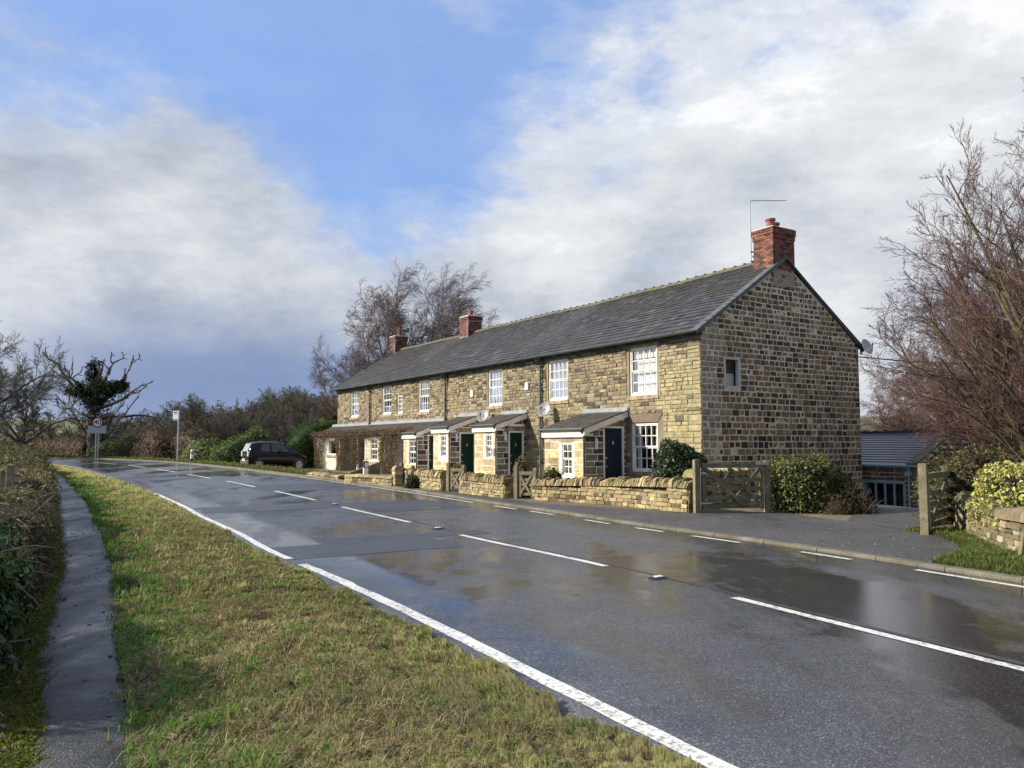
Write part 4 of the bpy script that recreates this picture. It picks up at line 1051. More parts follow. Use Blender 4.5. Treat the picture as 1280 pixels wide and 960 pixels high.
def pal_mossdry(u,v,r,w):
    t=r.random()
    if t<.3: return vary((.10,.095,.04),r,.3)
    if t<.4: return vary((.30,.25,.15),r)
    return vary((.17,.135,.075),r,.3)
drywall('curved_stone_wall',wR,.46,.45,'curved mossy stone wall below the yellow variegated shrub',46,cope='flat',copeh=.17,pal=pal_mossdry)
# garden retaining wall behind the five-bar gate
drywall('garden_wall',[(4.15,18.9),(5.0,19.5),(5.75,20.0)],.70,.40,'dry stone garden wall seen through the bars of the left field gate',47,pal=pal_dry)
# rounded stone gate pier
x,y,_=at(497,27.0); t=empty('gate_pier',(x,y,Hs(x,y)),R(30)); t.scale=(.8,.8,.74); tag(t,'squared stone gate pier with rounded top at the farthest wicket gate','gate pier')
m=MB(); r=random.Random(2)
for k in range(5): m.box(-.19+r.uniform(0,.02),.19-r.uniform(0,.02),-.19,.19-r.uniform(0,.02),-.1+k*.15,.04+k*.15,c=pal_dry(0,0,r,0))
m.build('shaft',MAT['stone'],t,bevel=.015); m=MB(); pr=[(-.18,.65),(-.18,.76),(-.13,.85),(-.05,.90),(.05,.90),(.13,.85),(.18,.76),(.18,.65)]
m.add([(a,yy,b) for yy in (-.19,.19) for a,b in pr],[(i,(i+1)%8,8+(i+1)%8,8+i) for i in range(8)]+[tuple(range(8)),tuple(range(15,7,-1))]); m.build('rounded_cap',MAT['dressed'],t,bevel=.01)
# sloping dark wall/handrail beside the veranda steps
m=MB(); a=at(437,29.2); b=at(476,29.6); c=at(500,29.0)
zA,zB=at(437,29.2,591)[2],at(476,29.6,577)[2]
ga,gb=Hs(a[0],a[1]),Hs(b[0],b[1])
def slab(m,p,q,zp0,zp1,zq0,zq1,th,c=(1,1,1)):
    d=np.array((q[0]-p[0],q[1]-p[1])); d/=np.linalg.norm(d); n_=np.array((-d[1],d[0]))*th
    vs=[(p[0],p[1],zp0),(q[0],q[1],zq0),(q[0],q[1],zq1),(p[0],p[1],zp1)]; vs+=[(v[0]+n_[0],v[1]+n_[1],v[2]) for v in vs]
    m.add(vs,[(0,1,2,3),(7,6,5,4),(0,4,5,1),(1,5,6,2),(2,6,7,3),(3,7,4,0)],c)
slab(m,a,b,ga-.1,zA,gb-.1,zB,.25); tag(m.build('sloping_wall',MAT['oldwood'],None,bevel=.01),'dark sloping side wall behind the marker post by the lean-to','sloping wall')
# ------------------------------------------------------------------ gates
def gate_post(m,p,h,w,rz,top=0.0):
    x,y,z=p
    def T(a,b,c): return (x+a*math.cos(rz)-b*math.sin(rz),y+a*math.sin(rz)+b*math.cos(rz),z+c)
    vs=[T(a,b,c) for c in (-.2,h) for a,b in ((-w/2,-w/2),(w/2,-w/2),(w/2,w/2),(-w/2,w/2))]+[T(0,-.0,h+top)]
    m.add(vs,[(0,1,5,4),(1,2,6,5),(2,3,7,6),(3,0,4,7),(4,5,8),(5,6,8),(6,7,8),(7,4,8)])
def wicket(pl_,pr_,h,lab,matw):
    (x0,y0),(x1,y1)=pl_,pr_; rz=math.atan2(y1-y0,x1-x0); L=math.hypot(x1-x0,y1-y0); z=Hs(x0,y0)
    t=empty('wicket_gate',(x0,y0,z),rz); tag(t,lab,'garden gate','wooden wicket gates in the garden wall')
    m=MB(); gate_post(m,(0,0,0),h+.12,.11,0,.04); m.build('gate_post',matw,t,bevel=.006)
    m=MB(); gate_post(m,(L,0,0),h+.04,.11,0,.04); m.build('gate_post',matw,t,bevel=.006)
    m=MB(); a,b=.08,L-.07
    m.box(a,a+.07,-.02,.02,.06,h-.02); m.box(b-.07,b,-.02,.02,.06,h-.02); m.box(a,b,-.028,-.002,h-.12,h-.03)
    for k in range(4): zz=.10+k*(h-.26)/4; m.box(a+.07,b-.07,-.012,.012,zz,zz+.075)
    m.bar((a+.05,-.03,.12),(b-.05,-.03,h-.14),.06,.02,(0,1,0)); m.bar((b-.05,-.034,.12),(a+.05,-.034,h-.14),.06,.02,(0,1,0))
    m.build('gate_leaf',matw,t)
    return t
wicket(at(502.5,27.1)[:2],at(511.5,25.9)[:2] if False else (at(502.5,27.1)[0]+.42,at(502.5,27.1)[1]-.42),.62,'small wooden wicket gate between the rounded stone pier and a garden wall',MAT['wood'])
wicket(at(561,24.3)[:2],at(579.5,23.7)[:2] if False else (at(561,24.3)[0]+.48,at(561,24.3)[1]-.38),.73,'pale wooden wicket gate in the middle of the garden walls below the green door',MAT['wood'])
wicket(at(645.5,21.5)[:2],(at(645.5,21.5)[0]+.50,at(645.5,21.5)[1]-.30),.76,'brown wooden wicket gate nearest the navy door',MAT['wood'])
def fieldgate(p0,p1,h,lab,zoff=0,hl=1.2,hr_=1.15,mirror=False,braces=2,w=.13):
    (x0,y0),(x1,y1)=p0,p1; rz=math.atan2(y1-y0,x1-x0); L=math.hypot(x1-x0,y1-y0); z=Hs(x0,y0)+zoff; z1=Hs(x1,y1)
    t=empty('field_gate',(x0,y0,z),rz); tag(t,lab,'field gate','wooden bar gates of the driveway')
    m=MB(); gate_post(m,(0,0,0),hl,w,0,.01); m.build('gate_post',MAT['wood'],t,bevel=.008)
    m=MB(); gate_post(m,(L,.02,0),hr_,w,0,.01); m.build('gate_post',MAT['wood'],t,bevel=.008)
    m=MB(); a,b=.12,L-.10; z0=.10
    m.box(a,a+.09,-.03,.03,z0-.02,h); m.box(b-.08,b,-.03,.03,z0-.02,h+.05)
    m.box(a+.0,b,-.035,.035,h-.09,h+.01)
    for k in range(4): zz=z0+k*(h-.2-z0)/4; m.box(a+.09,b-.08,-.014,.014,zz,zz+.085)
    if braces==2:
        mid=(a+b)/2
        m.bar((a+.05,-.045,h-.10),(a+(b-a)*.68,-.045,z0+.04),.08,.025,(0,1,0)); m.bar((a+(b-a)*.42,-.045,h-.10),(b-.06,-.045,z0+.04),.08,.025,(0,1,0))
        m.bar((a+.07,.035,z0+.05),(a+(b-a)*.52,.035,h-.12),.07,.02,(0,1,0)); m.bar((a+(b-a)*.45,.035,z0+.05),(b-.06,.035,h-.12),.07,.02,(0,1,0))
    else:
        m.bar((a+.05,-.04,z0+.04),(a+(b-a)*.55,-.04,h-.10),.09,.025,(0,1,0)); m.bar((b-.05,-.04,z0+.04),(a+(b-a)*.45,-.04,h-.10),.09,.025,(0,1,0)); m.bar((a+.05,.04,h-.1),(a+(b-a)*.6,.04,z0+.1),.07,.02,(0,1,0))
    m.build('gate_leaf',MAT['oldwood'],t)
    m=MB(); m.box(.05,a+.2,-.04,-.034,h-.22,h-.18); m.box(.05,a+.2,-.04,-.034,z0+.1,z0+.14); m.box(.045,.065,-.075,-.055,z0,h-.15); m.box(b-.18,b+.12,-.05,-.036,h-.03,h+.03); m.build('hinge',MAT['metal'],t)
    return t
fieldgate((at(870,17.45)[0],17.45),(at(958,17.8)[0],17.8),1.07,'weathered five-bar gate with crossed braces between the garden wall and the round bush',hl=1.16,hr_=1.12)
fieldgate((6.96,13.62),(8.95,16.1),1.02,'dark mossy bar gate standing ajar between the annexe and the curved wall',hl=1.20,hr_=1.18,braces=1)
# post with white lamp cap? short leaning stake against the curved wall
x,y,_=at(1272,10.5); m=MB(); z=Hs(x,y); m.bar((x-.03,y,z-.1),(x+.07,y+.03,z+.36),.09,.07,(0,1,0)); tag(m.build('wooden_stake',MAT['wood'],None,bevel=.008),'short leaning wooden stake in the grass against the curved stone wall','stake')
# ------------------------------------------------------------------ roadside posts and signs
def marker(px,py,d,h,lab,rz=0):
    x,y,_=at(px,d); z=Hs(x,y); t=empty('verge_marker_post',(x,y,z),rz); tag(t,lab,'marker post','white marker posts with black bands')
    m=MB(); m.box(-.085,.085,-.055,.055,-.05,h*.97); m.build('post',MAT['white'],t,bevel=.02)
    m=MB(); m.box(-.088,.088,-.058,.058,-.05,h*.20); m.box(-.088,.088,-.058,.058,h*.66,h*.95); m.build('black_band',MAT['black'],t,bevel=.01)
    m=MB(); m.box(-.055,.055,-.068,-.056,h*.69,h*.90); m.build('reflector',MAT['wplastic'],t)
    return t
marker(457.5,603,28.3,.82,'white marker post with black bands by the sloping wall of the lean-to',R(30))
x,y,_=at(240.5,48.5)
t=empty('verge_bollard',(x,y,Hs(x,y)),0); tag(t,'black and white bollard near the bus stop and the green hump hedge','bollard')
m=MB(); m.lathe([(.10,-.1),(.10,.26)],14); m.build('black_base',MAT['black'],t)
m=MB(); m.lathe([(.098,.26),(.098,.56)],14); m.lathe([(.07,.62),(.085,.68),(.085,.76),(.05,.82),(.01,.83)],14); m.build('white_sleeve',MAT['white'],t,smooth=False)
m=MB(); m.lathe([(.10,.56),(.10,.60),(.07,.62)],14); m.build('collar',MAT['black'],t)
# bus stop
x,y,_=at(222.5,50.5); z=Hs(x,y); ztop=at(222,50.5,513.5)[2]-z
t=empty('bus_stop',(x,y,z),R(-14)); tag(t,'tall grey bus stop pole with white and teal flag on the far verge','bus stop')
m=MB(); m.tube([(0,0,-.1),(0,0,ztop+.05)],.055,10); m.build('pole',MAT['metal'],t)
m=MB(); m.box(-.43,-.05,-.02,.02,ztop-.52,ztop+.0); f=m.build('flag',MAT['wplastic'],t)
m=MB(); m.box(-.43,-.05,-.024,.024,ztop-.62,ztop-.521); m.build('teal_band',M('teal_paint',(.05,.27,.24),.5,var=.05),f)
m=MB(); m.box(-.36,-.13,-.026,-.021,ztop-.15,ztop-.07); m.box(-.41,-.07,-.026,-.021,ztop-.235,ztop-.222); m.build('dark_lettering',M('sign_ink',(.03,.03,.04),.6,var=.0),f)
# forty sign
x,y,_=at(121.5,57.5); z=Hs(x,y); rzs=math.atan2(-x,y)*0+R(12)
t=empty('speed_limit_sign',(x,y,z),R(11)); tag(t,'round red ringed 40 sign on twin grey posts in front of the brown hedge','road sign')
zc=at(122.5,57.5,528)[2]-z; s_=.0575
m=MB(); m.tube([(-.10,0,-.1),(-.10,0,zc+.1)],.045,8); m.build('post',MAT['metal'],t); m=MB(); m.tube([(.06,0,-.1),(.06,0,zc-.1)],.045,8); m.build('post',MAT['metal'],t)
m=MB(); m.box(-.60,.58,-.075,-.055,zc-.80,zc-.24); m.build('back_plate',M('plate_grey',(.30,.35,.36),.5,var=.12),t,bevel=.008)
m=MB(); k=40; rr_=.34
def disc(m,r,y,c=(1,1,1),y2=None): m.add([(r*math.cos(2*math.pi*j/k),y,zc+r*math.sin(2*math.pi*j/k)) for j in range(k)]+[(r*math.cos(2*math.pi*j/k),y+.02,zc+r*math.sin(2*math.pi*j/k)) for j in range(k)],[tuple(range(k)),tuple(range(2*k-1,k-1,-1))]+[(j,(j+1)%k,k+(j+1)%k,k+j) for j in range(k)],c)
disc(m,rr_+.03,-.10); rg_=m.build('red_ring',M('sign_red',(.30,.02,.03),.45,var=.1),t)
m=MB(); disc(m,rr_*.80,-.105); m.build('white_face',MAT['wplastic'],t)
cu=bpy.data.curves.new('digits','FONT'); cu.body='40'; cu.size=.50; cu.align_x='CENTER'; cu.align_y='CENTER'; cu.extrude=.003; cu.offset=.006
tmp=bpy.data.objects.new('tmp',cu); col.objects.link(tmp); bpy.context.view_layer.update()
dme=bpy.data.meshes.new_from_object(tmp.evaluated_get(bpy.context.evaluated_depsgraph_get())); bpy.data.objects.remove(tmp)
o=link('digits',dme,None,t); dme.materials.clear(); dme.materials.append(MAT['black']); o.location=(0,-.112,zc-.0); o.rotation_euler=(R(90),0,0)
# chevron marker at the bend
x,y,_=at(40.5,60); z=Hs(x,y); t=empty('bend_marker',(x,y,z+.1),R(34)); tag(t,'small black and white barred marker post at the bend beside the left hedge','marker post')
m=MB(); m.box(-.15,.15,-.04,.04,.0,1.0); m.build('board',MAT['white'],t)
m=MB()
for k in range(3): m.add([(-.14,-.046,.10+k*.32),(.14,-.046,.20+k*.32),(.14,-.046,.36+k*.32),(-.14,-.046,.24+k*.32),(-.14,-.041,.10+k*.32),(.14,-.041,.20+k*.32),(.14,-.041,.36+k*.32),(-.14,-.041,.24+k*.32)],[(0,1,2,3),(4,5,6,7),(0,4,5,1),(2,3,7,6)])
m.build('black_bar',MAT['black'],t)
# ------------------------------------------------------------------ car
def car():
    hd=R(33); cx,cy,_=at(344,43.5); t=empty('parked_car',(cx,cy,.20),hd); t.scale=(.90,.98,1.04); tag(t,'small black three-door hatchback parked on the verge in front of the hedges','car')
    # stations: x, z_low, z_belt, z_top, half width low, belt, top
    L=1.78
    st=[(-L,.42,.72,.80,.58,.64,.60),(-L+.03,.30,.82,.92,.70,.74,.66),(-L+.12,.25,.90,1.22,.77,.79,.64),(-L+.26,.22,.93,1.42,.81,.815,.60),(-L+.5,.20,.93,1.475,.82,.825,.59),(-.6,.20,.92,1.485,.82,.825,.59),(-.1,.20,.90,1.475,.82,.825,.59),(.30,.20,.89,1.42,.82,.825,.58),(.62,.20,.88,1.22,.82,.82,.62),(.95,.20,.88,.98,.82,.81,.68),(1.25,.20,.84,.90,.82,.79,.66),(1.5,.22,.74,.80,.80,.76,.60),(1.68,.28,.62,.70,.72,.68,.52),(1.76,.40,.55,.60,.58,.56,.42)]
    vs=[];k=12
    for x,zl,zb,zt,wl,wb,wt in st:
        half=[(0,zl),(wl*.86,zl),(wl,zl+.12),(max(wl,wb)+.012,(zl+zb)/2),(wb,zb),(wt+.02,zt-.05*(zt-zb>.2)),(wt*.75,zt-.005),(0,zt+.012)]
        ring=[(x,-a,b) for a,b in half]+[(x,a,b) for a,b in half[1:-1][::-1]]
        vs+=ring
    n=14; fs=[(i*n+j,i*n+(j+1)%n,(i+1)*n+(j+1)%n,(i+1)*n+j) for i in range(len(st)-1) for j in range(n)]+[tuple(range(n))[::-1],tuple((len(st)-1)*n+j for j in range(n))]
    m=MB(); m.add(vs,fs)
    paint=M('black_car_paint',(.003,.0035,.005),.12,var=.05,coat=0,spec=.3)
    b=m.build('body',paint,t,smooth=True); ss=b.modifiers.new('s','SUBSURF'); ss.levels=2; ss.render_levels=2
    # wheel arches + wheels
    for wx,s in ((-1.19,-1),(1.19,-1),(-1.19,1),(1.19,1)):
        m=MB(); TW=lambda a,b_,c:(wx+a,s*(.70+c) ,.29+b_)
        m.lathe([(.16,.0),(.27,.0),(.295,.03),(.295,.15),(.27,.165),(.19,.165),(.185,.12)],24,T=TW); w=m.build('wheel',MAT['black'],t)
        m=MB()
        m.lathe([(.19,.10),(.20,.168),(.185,.172),(.175,.13),(.05,.13),(.045,.16),(.001,.165)],24,T=TW)
        for q in range(9): a=2*math.pi*q/9; m.bar(TW(.04*math.cos(a),.04*math.sin(a),.15),TW(.185*math.cos(a),.185*math.sin(a),.165),.05,.02,(0,1,0))
        m.build('rim',MAT['metal'],w)
        m=MB(); m.lathe([(.345,.06),(.345,.128),(.30,.129),(.30,.06)],26,T=TW); m.build('wheel_arch',MAT['black'],t)
    g=MAT['carglass']; gl=M('dark_car_glass',(.015,.02,.02),.05,var=0,spec=.8); gl3=M('rear_glass_sky_tone',(.30,.33,.36),.1,var=.1,spec=1.0); gl2=M('sky_lit_glass',(.02,.028,.028),.03,var=0,spec=.6)  # rear window glass is pale: bright sky reflection put into its base colour
    for s in (-1,1):
        for P,nm in (([(-1.10,.99),(-.56,.97),(-.56,1.36),(-.98,1.37)],'rear_side_window'),([(-.46,.965),(.62,.945),(.28,1.28),(-.02,1.36),(-.46,1.37)],'door_window')):
            m=MB(); vv=[]
            for x,z in P:
                w=.835-(z-.93)*(.235/.52); vv.append((x,s*(w+.018),z))
            m.add(vv,[tuple(range(len(P)))]); o=m.build(nm,gl2,t); sm=o.modifiers.new('s','SOLIDIFY'); sm.thickness=.01
        m=MB(); m.box(-.04,.10,s*.84,s*.99,.93,1.05); m.build('mirror',paint,t,bevel=.03)
        m=MB(); m.box(.66,.675,s*.835-.004,s*.835+.004,.30,.9); m.box(-.50,-.49,s*.838-.004,s*.838+.004,.28,.93); m.box(-.40,-.22,s*.845-.01,s*.845+.01,.74,.77); m.build('door_seam',MAT['black'],t)
        m=MB(); m.box(-1.80,-1.70,s*.50 if s>0 else -.72,s*.72 if s>0 else -.50,.72,1.00); m.build('tail_light',M('tail_light',(.55,.50,.50),.2,var=.1),t,bevel=.03)
        m=MB(); m.add([(1.45,s*.74,.66),(1.62,s*.66,.62),(1.66,s*.56,.70),(1.40,s*.66,.82)],[(0,1,2,3)]); o=m.build('headlight',MAT['wplastic'],t); sm=o.modifiers.new('s','SOLIDIFY'); sm.thickness=.04
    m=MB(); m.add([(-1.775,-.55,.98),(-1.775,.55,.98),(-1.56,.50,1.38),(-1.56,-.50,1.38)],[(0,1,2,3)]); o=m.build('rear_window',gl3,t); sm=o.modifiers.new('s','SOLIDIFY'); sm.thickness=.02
    m=MB(); m.add([(.68,-.60,1.0),(.68,.60,1.0),(.37,.52,1.40),(.37,-.52,1.40)],[(0,1,2,3)]); o=m.build('windscreen',gl,t); sm=o.modifiers.new('s','SOLIDIFY'); sm.thickness=.02
    m=MB(); m.box(-1.84,-1.72,-.74,.74,.30,.56); m.build('rear_bumper',M('grey_bumper',(.10,.10,.105),.25,var=.1,coat=.5),t,bevel=.05)
    m=MB(); m.box(-1.855,-1.84,-.26,.26,.50,.62); m.build('number_plate',M('plate_yellow',(.60,.45,.16),.5,var=.1),t)
    return t
car()
# ------------------------------------------------------------------ trees
def grow(par,rad,k,t0,t1,ratio,ang,trop,wig,npt,rr,r,lenpow=.6,endr=.35,maxlen=None,minr=.0):
    B,n,_=par.shape
    tt=t0+(t1-t0)*((np.arange(k)[None]+r.uniform(0,1,(B,k)))/k); f=tt*(n-1); i=np.clip(f.astype(int),0,n-2); fr=(f-i)[...,None]
    bi=np.arange(B)[:,None]
    p=par[bi,i]*(1-fr)+par[bi,i+1]*fr; tan=par[bi,i+1]-par[bi,i]; tan/=np.linalg.norm(tan,axis=-1,keepdims=True)+1e-9
    rd=rad[bi,i]*(1-fr[...,0])+rad[bi,i+1]*fr[...,0]
    plen=np.linalg.norm(np.diff(par,axis=1),axis=-1).sum(1)[:,None]
    q=r.normal(size=tan.shape); q-=(q*tan).sum(-1,keepdims=True)*tan; q/=np.linalg.norm(q,axis=-1,keepdims=True)+1e-9
    a=(ang*(1+r.uniform(-.3,.3,(B,k))))[...,None]
    d=tan*np.cos(a)+q*np.sin(a)
    ln=plen*ratio*(1-tt*.55)**lenpow*r.uniform(.7,1.25,(B,k))
    if maxlen: ln=np.minimum(ln,maxlen*r.uniform(.7,1.2,(B,k)))
    p=p.reshape(-1,3); d=d.reshape(-1,3); ln=ln.reshape(-1,1); rd=rd.reshape(-1)
    P=[p]; st=ln/(npt-1)
    for s in range(npt-1):
        d=d+np.array(trop)*(.5+s/(npt))+r.normal(0,wig,d.shape); d/=np.linalg.norm(d,axis=-1,keepdims=True)+1e-9
        p=p+d*st; P.append(p)
    P=np.stack(P,1); r0=np.maximum(rd*rr,minr); RR=r0[:,None]*np.linspace(1,endr,npt)[None]; RR=np.maximum(RR,minr*.7)
    return P,RR
def tubes(P,RR,k):
    B,n,_=P.shape; d=np.gradient(P,axis=1); d/=np.linalg.norm(d,axis=-1,keepdims=True)+1e-9
    ref=np.where(np.abs(d[...,2:3])<.9,np.array((0,0,1.)),np.array((1.,0,0))); a=np.cross(d,ref); a/=np.linalg.norm(a,axis=-1,keepdims=True)+1e-9; b=np.cross(a,d)
    th=np.arange(k)*2*math.pi/k
    V=P[:,:,None]+(a[:,:,None]*np.cos(th)[None,None,:,None]+b[:,:,None]*np.sin(th)[None,None,:,None])*RR[:,:,None,None]
    idx=np.arange(B*n*k).reshape(B,n,k); nx=np.roll(idx,-1,axis=2)
    Fq=np.stack([idx[:,:-1],nx[:,:-1],nx[:,1:],idx[:,1:]],-1).reshape(-1,4)
    return V.reshape(-1,3),Fq
def joinm(name,parts,smooth=True):
    Vs=[];Fs=[];o=0
    for V,Fq in parts: Vs.append(V); Fs.append(Fq+o); o+=len(V)
    return npmesh(name,np.concatenate(Vs),[np.concatenate(Fs)],smooth=smooth)
def treemesh(seed,H,r0,stems,levels,nm,flare=1.5,npt0=9,wig0=.05,lean=(0,0)):
    """stems: list of (start height, azimuth, tilt, length) of main stems"""
    r=np.random.default_rng(seed); P=[];RR=[]
    for (hz,az,tilt,ln,rs) in stems:
        p=np.array((0,0,hz),float); d=np.array((math.sin(tilt)*math.cos(az),math.sin(tilt)*math.sin(az),math.cos(tilt))); pts=[p]
        for s in range(npt0-1):
            d=d+r.normal(0,wig0*(.35 if hz<.1 else 1),3)+np.array((lean[0],lean[1],0))*.05; d/=np.linalg.norm(d); p=p+d*ln/(npt0-1); pts.append(p)
        P.append(pts); rr=r0*rs*(np.linspace(1,.12,npt0)**.8); 
        if hz<.1: rr[0]*=flare
        RR.append(rr)
    P=np.array(P); RR=np.array(RR)
    tr=[tubes(P,RR,9)]; cr=[]; last=(P,RR)
    for li,lv in enumerate(levels):
        P,RR=grow(last[0],last[1],r=r,**{k:v for k,v in lv.items() if k!='sides'})
        (tr if lv.get('sides',3)>=6 else cr).append(tubes(P,RR,lv.get('sides',3))); last=(P,RR)
    return joinm(nm+'_trunk',tr),joinm(nm+'_crown',cr),last
def place(name,lab,meshes,loc,rz,sc,mats,group=None,cat='tree'):
    t=empty(name,loc,rz); t.scale=(sc,sc,sc) if not hasattr(sc,'__len__') else sc; tag(t,lab,cat,group)
    a=bpy.data.objects.new('trunk',meshes[0]); col.objects.link(a); a.parent=t
    b=bpy.data.objects.new('crown',meshes[1]); col.objects.link(b); b.parent=t
    if not meshes[0].materials: meshes[0].materials.append(mats[0])
    if not meshes[1].materials: meshes[1].materials.append(mats[1])
    return t
LV=lambda *a:[dict(k=x[0],t0=x[1],t1=x[2],ratio=x[3],ang=x[4],trop=x[5],wig=x[6],npt=x[7],rr=x[8],sides=x[9],minr=x[10]) for x in a]
# generic winter trees for the far wood
far_meshes=[]
for sd in range(5):
    r=np.random.default_rng(100+sd); H=9.5
    st=[(0,r.uniform(0,6),.06,H*.8,1.0)]+[(H*.12*(1+i*.6),r.uniform(0,6.28),r.uniform(.4,.8),H*r.uniform(.5,.7),.6) for i in range(4)]
    tm=treemesh(200+sd,H,.22,st,LV((10,.25,.95,.50,.75,(0,0,.14),.14,6,.55,6,.03),(9,.15,1,.52,.65,(0,0,.14),.16,5,.55,3,.020),(8,.1,1,.50,.6,(0,0,.08),.16,4,.6,3,.017),(4,.1,1,.6,.6,(0,0,.05),.2,3,.7,3,.013)),'wood_tree%d'%sd,wig0=.10)
    far_meshes.append(tm)
rt=random.Random(12); GT='bare trees of the far wood behind the hedges'
spots=[(196,96,480+30),(222,95,505),(246,86,493),(272,100,498),(300,96,502),(318,84,494),(338,78,489),(355,70,486),(372,66,484),(390,74,482),(408,68,484),(425,80,486),(288,70,510),(262,66,515),(180,104,516),(158,108,520),(330,100,486),(362,92,484),(400,96,486),(236,112,500),(208,72,520),(440,90,500),(346,62,508),(382,60,506)]
WL=['bare tree left of the bus stop, back row of the wood', 'bare tree directly above the bus stop flag, back row of the wood', 'tallest bare tree just right of the bus stop, rising above its neighbours', 'slim bare tree in the dip right of the tallest wood tree', 'bare tree above the green mound behind the bollard, back row', 'bare tree above the rear of the black car, middle row', 'bare tree above the roof of the black car, middle row', 'tall bare tree above the middle of the black car, front row', 'tall bare tree above the bonnet of the black car', 'bare tree just left of the tall dark clipped hedge crest', 'bare tree above the sweep of the dark clipped hedge', 'bare tree touching the far end of the cottage row, front row', 'low bare tree in front of the wood above the russet mound', 'lowest bare tree behind the broad sunlit green hedge', 'low bare tree between the 40 sign and bus stop, back row', 'small far bare tree just right of the 40 sign', 'back row bare tree seen over the roof of the black car', 'back row bare tree seen between two tall front trees above the car', 'back row bare tree above the dark clipped hedge', 'farthest small bare tree above the bollard', 'low front bare tree behind the bus stop pole', 'back row bare tree hidden behind the far cottage corner', 'short front bare tree right behind the black car roof', 'short front bare tree beside the crest of the clipped hedge']
for i,(px,d,pt) in enumerate(spots):
    x,y,_=at(px,d); zb=Hs(x,y)-.2; H=at(px,d,pt)[2]-zb
    mt=far_meshes[i%5]; sc=H/10.2
    t=place('bare_tree',WL[i],mt,(x,y,zb),rt.uniform(0,6.28),(sc*1.15,sc*1.15,sc),(MAT['bark'],MAT['fartwig']),GT)
# birch behind the roof
def birch(seed,H,stems,drift,nm):
    return treemesh(seed,H,.17,stems,LV((24,.20,.98,.36,.68,(drift*.3,0,.06),.10,7,.45,4,.020),(9,.15,1,.50,.60,(drift,0,-.04),.10,6,.5,3,.012),(9,.1,1,.60,.5,(drift*1.3,0,-.16),.08,5,.65,3,.0065),(3,.2,1,.6,.4,(drift*1.3,0,-.25),.08,4,.8,3,.005)),nm,wig0=.05,lean=(.35,0))
bst=[(0,0,.10,12.0,1),(1.5,.2,.30,11.6,.8),(1.2,3.3,.34,10.8,.75),(2,2.2,.16,11.0,.75),(1.0,0.1,.52,11.0,.75),(1.3,3.0,.60,9.6,.6),(1.6,0.0,.74,9.2,.6),(2,4.5,.3,9.6,.6),(1.6,3.2,.85,8.4,.5),(2,1.2,.4,10,.6),(2,5.3,.45,10,.6)]
bm=birch(5,13,bst,.10,'birch'); x,y,_=at(514,55)
place('birch_tree','tall bare birch with drooping purplish twigs rising behind the cottage roof',bm,(x,y,Hs(x,y)-.3),0,(.95,.9,.98),(MAT['birchbark'],MAT['birchtwig']))
bm2=birch(9,9,[(0,3.2,.15,9,.8),(.8,3.1,.45,7.5,.7),(1,1,.2,8,.6)],.06,'birch2'); x,y,_=at(449,58)
place('birch_tree','lower bare birch beside the far end of the cottage roof',bm2,(x,y,Hs(x,y)-.3),0,.85,(MAT['birchbark'],MAT['birchtwig']))
# left edge tree
om=treemesh(31,11,.25,[(0,0,.05,8,1),(2.2,.15,.95,9.5,.6),(2.8,.4,.7,9,.6),(3,2.5,.6,8,.6),(2.4,6.0,1.15,8.5,.5),(3.5,.2,.35,8,.6),(4,1.5,.5,7,.5),(2.6,5.3,.8,7,.5)],LV((11,.2,.97,.42,.65,(0,0,.06),.14,6,.5,6,.035),(9,.15,1,.48,.6,(0,0,.05),.15,5,.55,3,.018),(8,.1,1,.5,.6,(0,0,.03),.16,4,.6,3,.012),(4,.1,1,.6,.55,(0,0,.02),.16,3,.8,3,.009)),'edge_tree',wig0=.10)
x,y,_=at(-46,58); place('spreading_tree','large spreading bare tree reaching in from the left edge above the road bend',om,(x,y,Hs(x,y)-.2),0,.80,(MAT['bark'],MAT['fartwig']))
# bare oaks low crown under the dead one
lm=treemesh(37,6,.25,[(0,0,.05,4.2,1),(1.2,0,.9,4.6,.6),(1.2,3.14,.95,5.0,.6),(1.6,1,.6,4,.6),(1.5,3.6,.6,4,.5),(1.8,5.6,.8,4.2,.5)],LV((10,.15,.97,.42,.7,(0,0,.05),.15,6,.5,6,.03),(9,.15,1,.48,.6,(0,0,.04),.16,5,.55,3,.018),(8,.1,1,.5,.6,(0,0,.03),.16,4,.6,3,.013)),'low_tree',wig0=.12)
x,y,_=at(26,62); place('bare_tree','small bare tree with dark trunk left of the ivy clad dead oak',lm,(x,y,Hs(x,y)-.2),.4,.95,(MAT['bark'],MAT['fartwig']))
x,y,_=at(123,66); place('spreading_tree','low wide bare tree spreading round the foot of the ivy clad dead oak',lm,(x,y,Hs(x,y)-.2),2.0,(1.12,1.0,.95),(MAT['bark'],MAT['fartwig']))
x,y,_=at(168,72); place('bare_tree','small reddish bare tree right of the ivy clad dead oak',lm,(x,y,Hs(x,y)-.2),4.0,(.9,.9,.75),(MAT['bark'],MAT['fartwig']))
x,y,_=at(75,78); place('bare_tree','low bare tree between the edge tree and the ivy clad dead oak',lm,(x,y,Hs(x,y)-.2),1.0,(1,1,.8),(MAT['bark'],MAT['fartwig']))
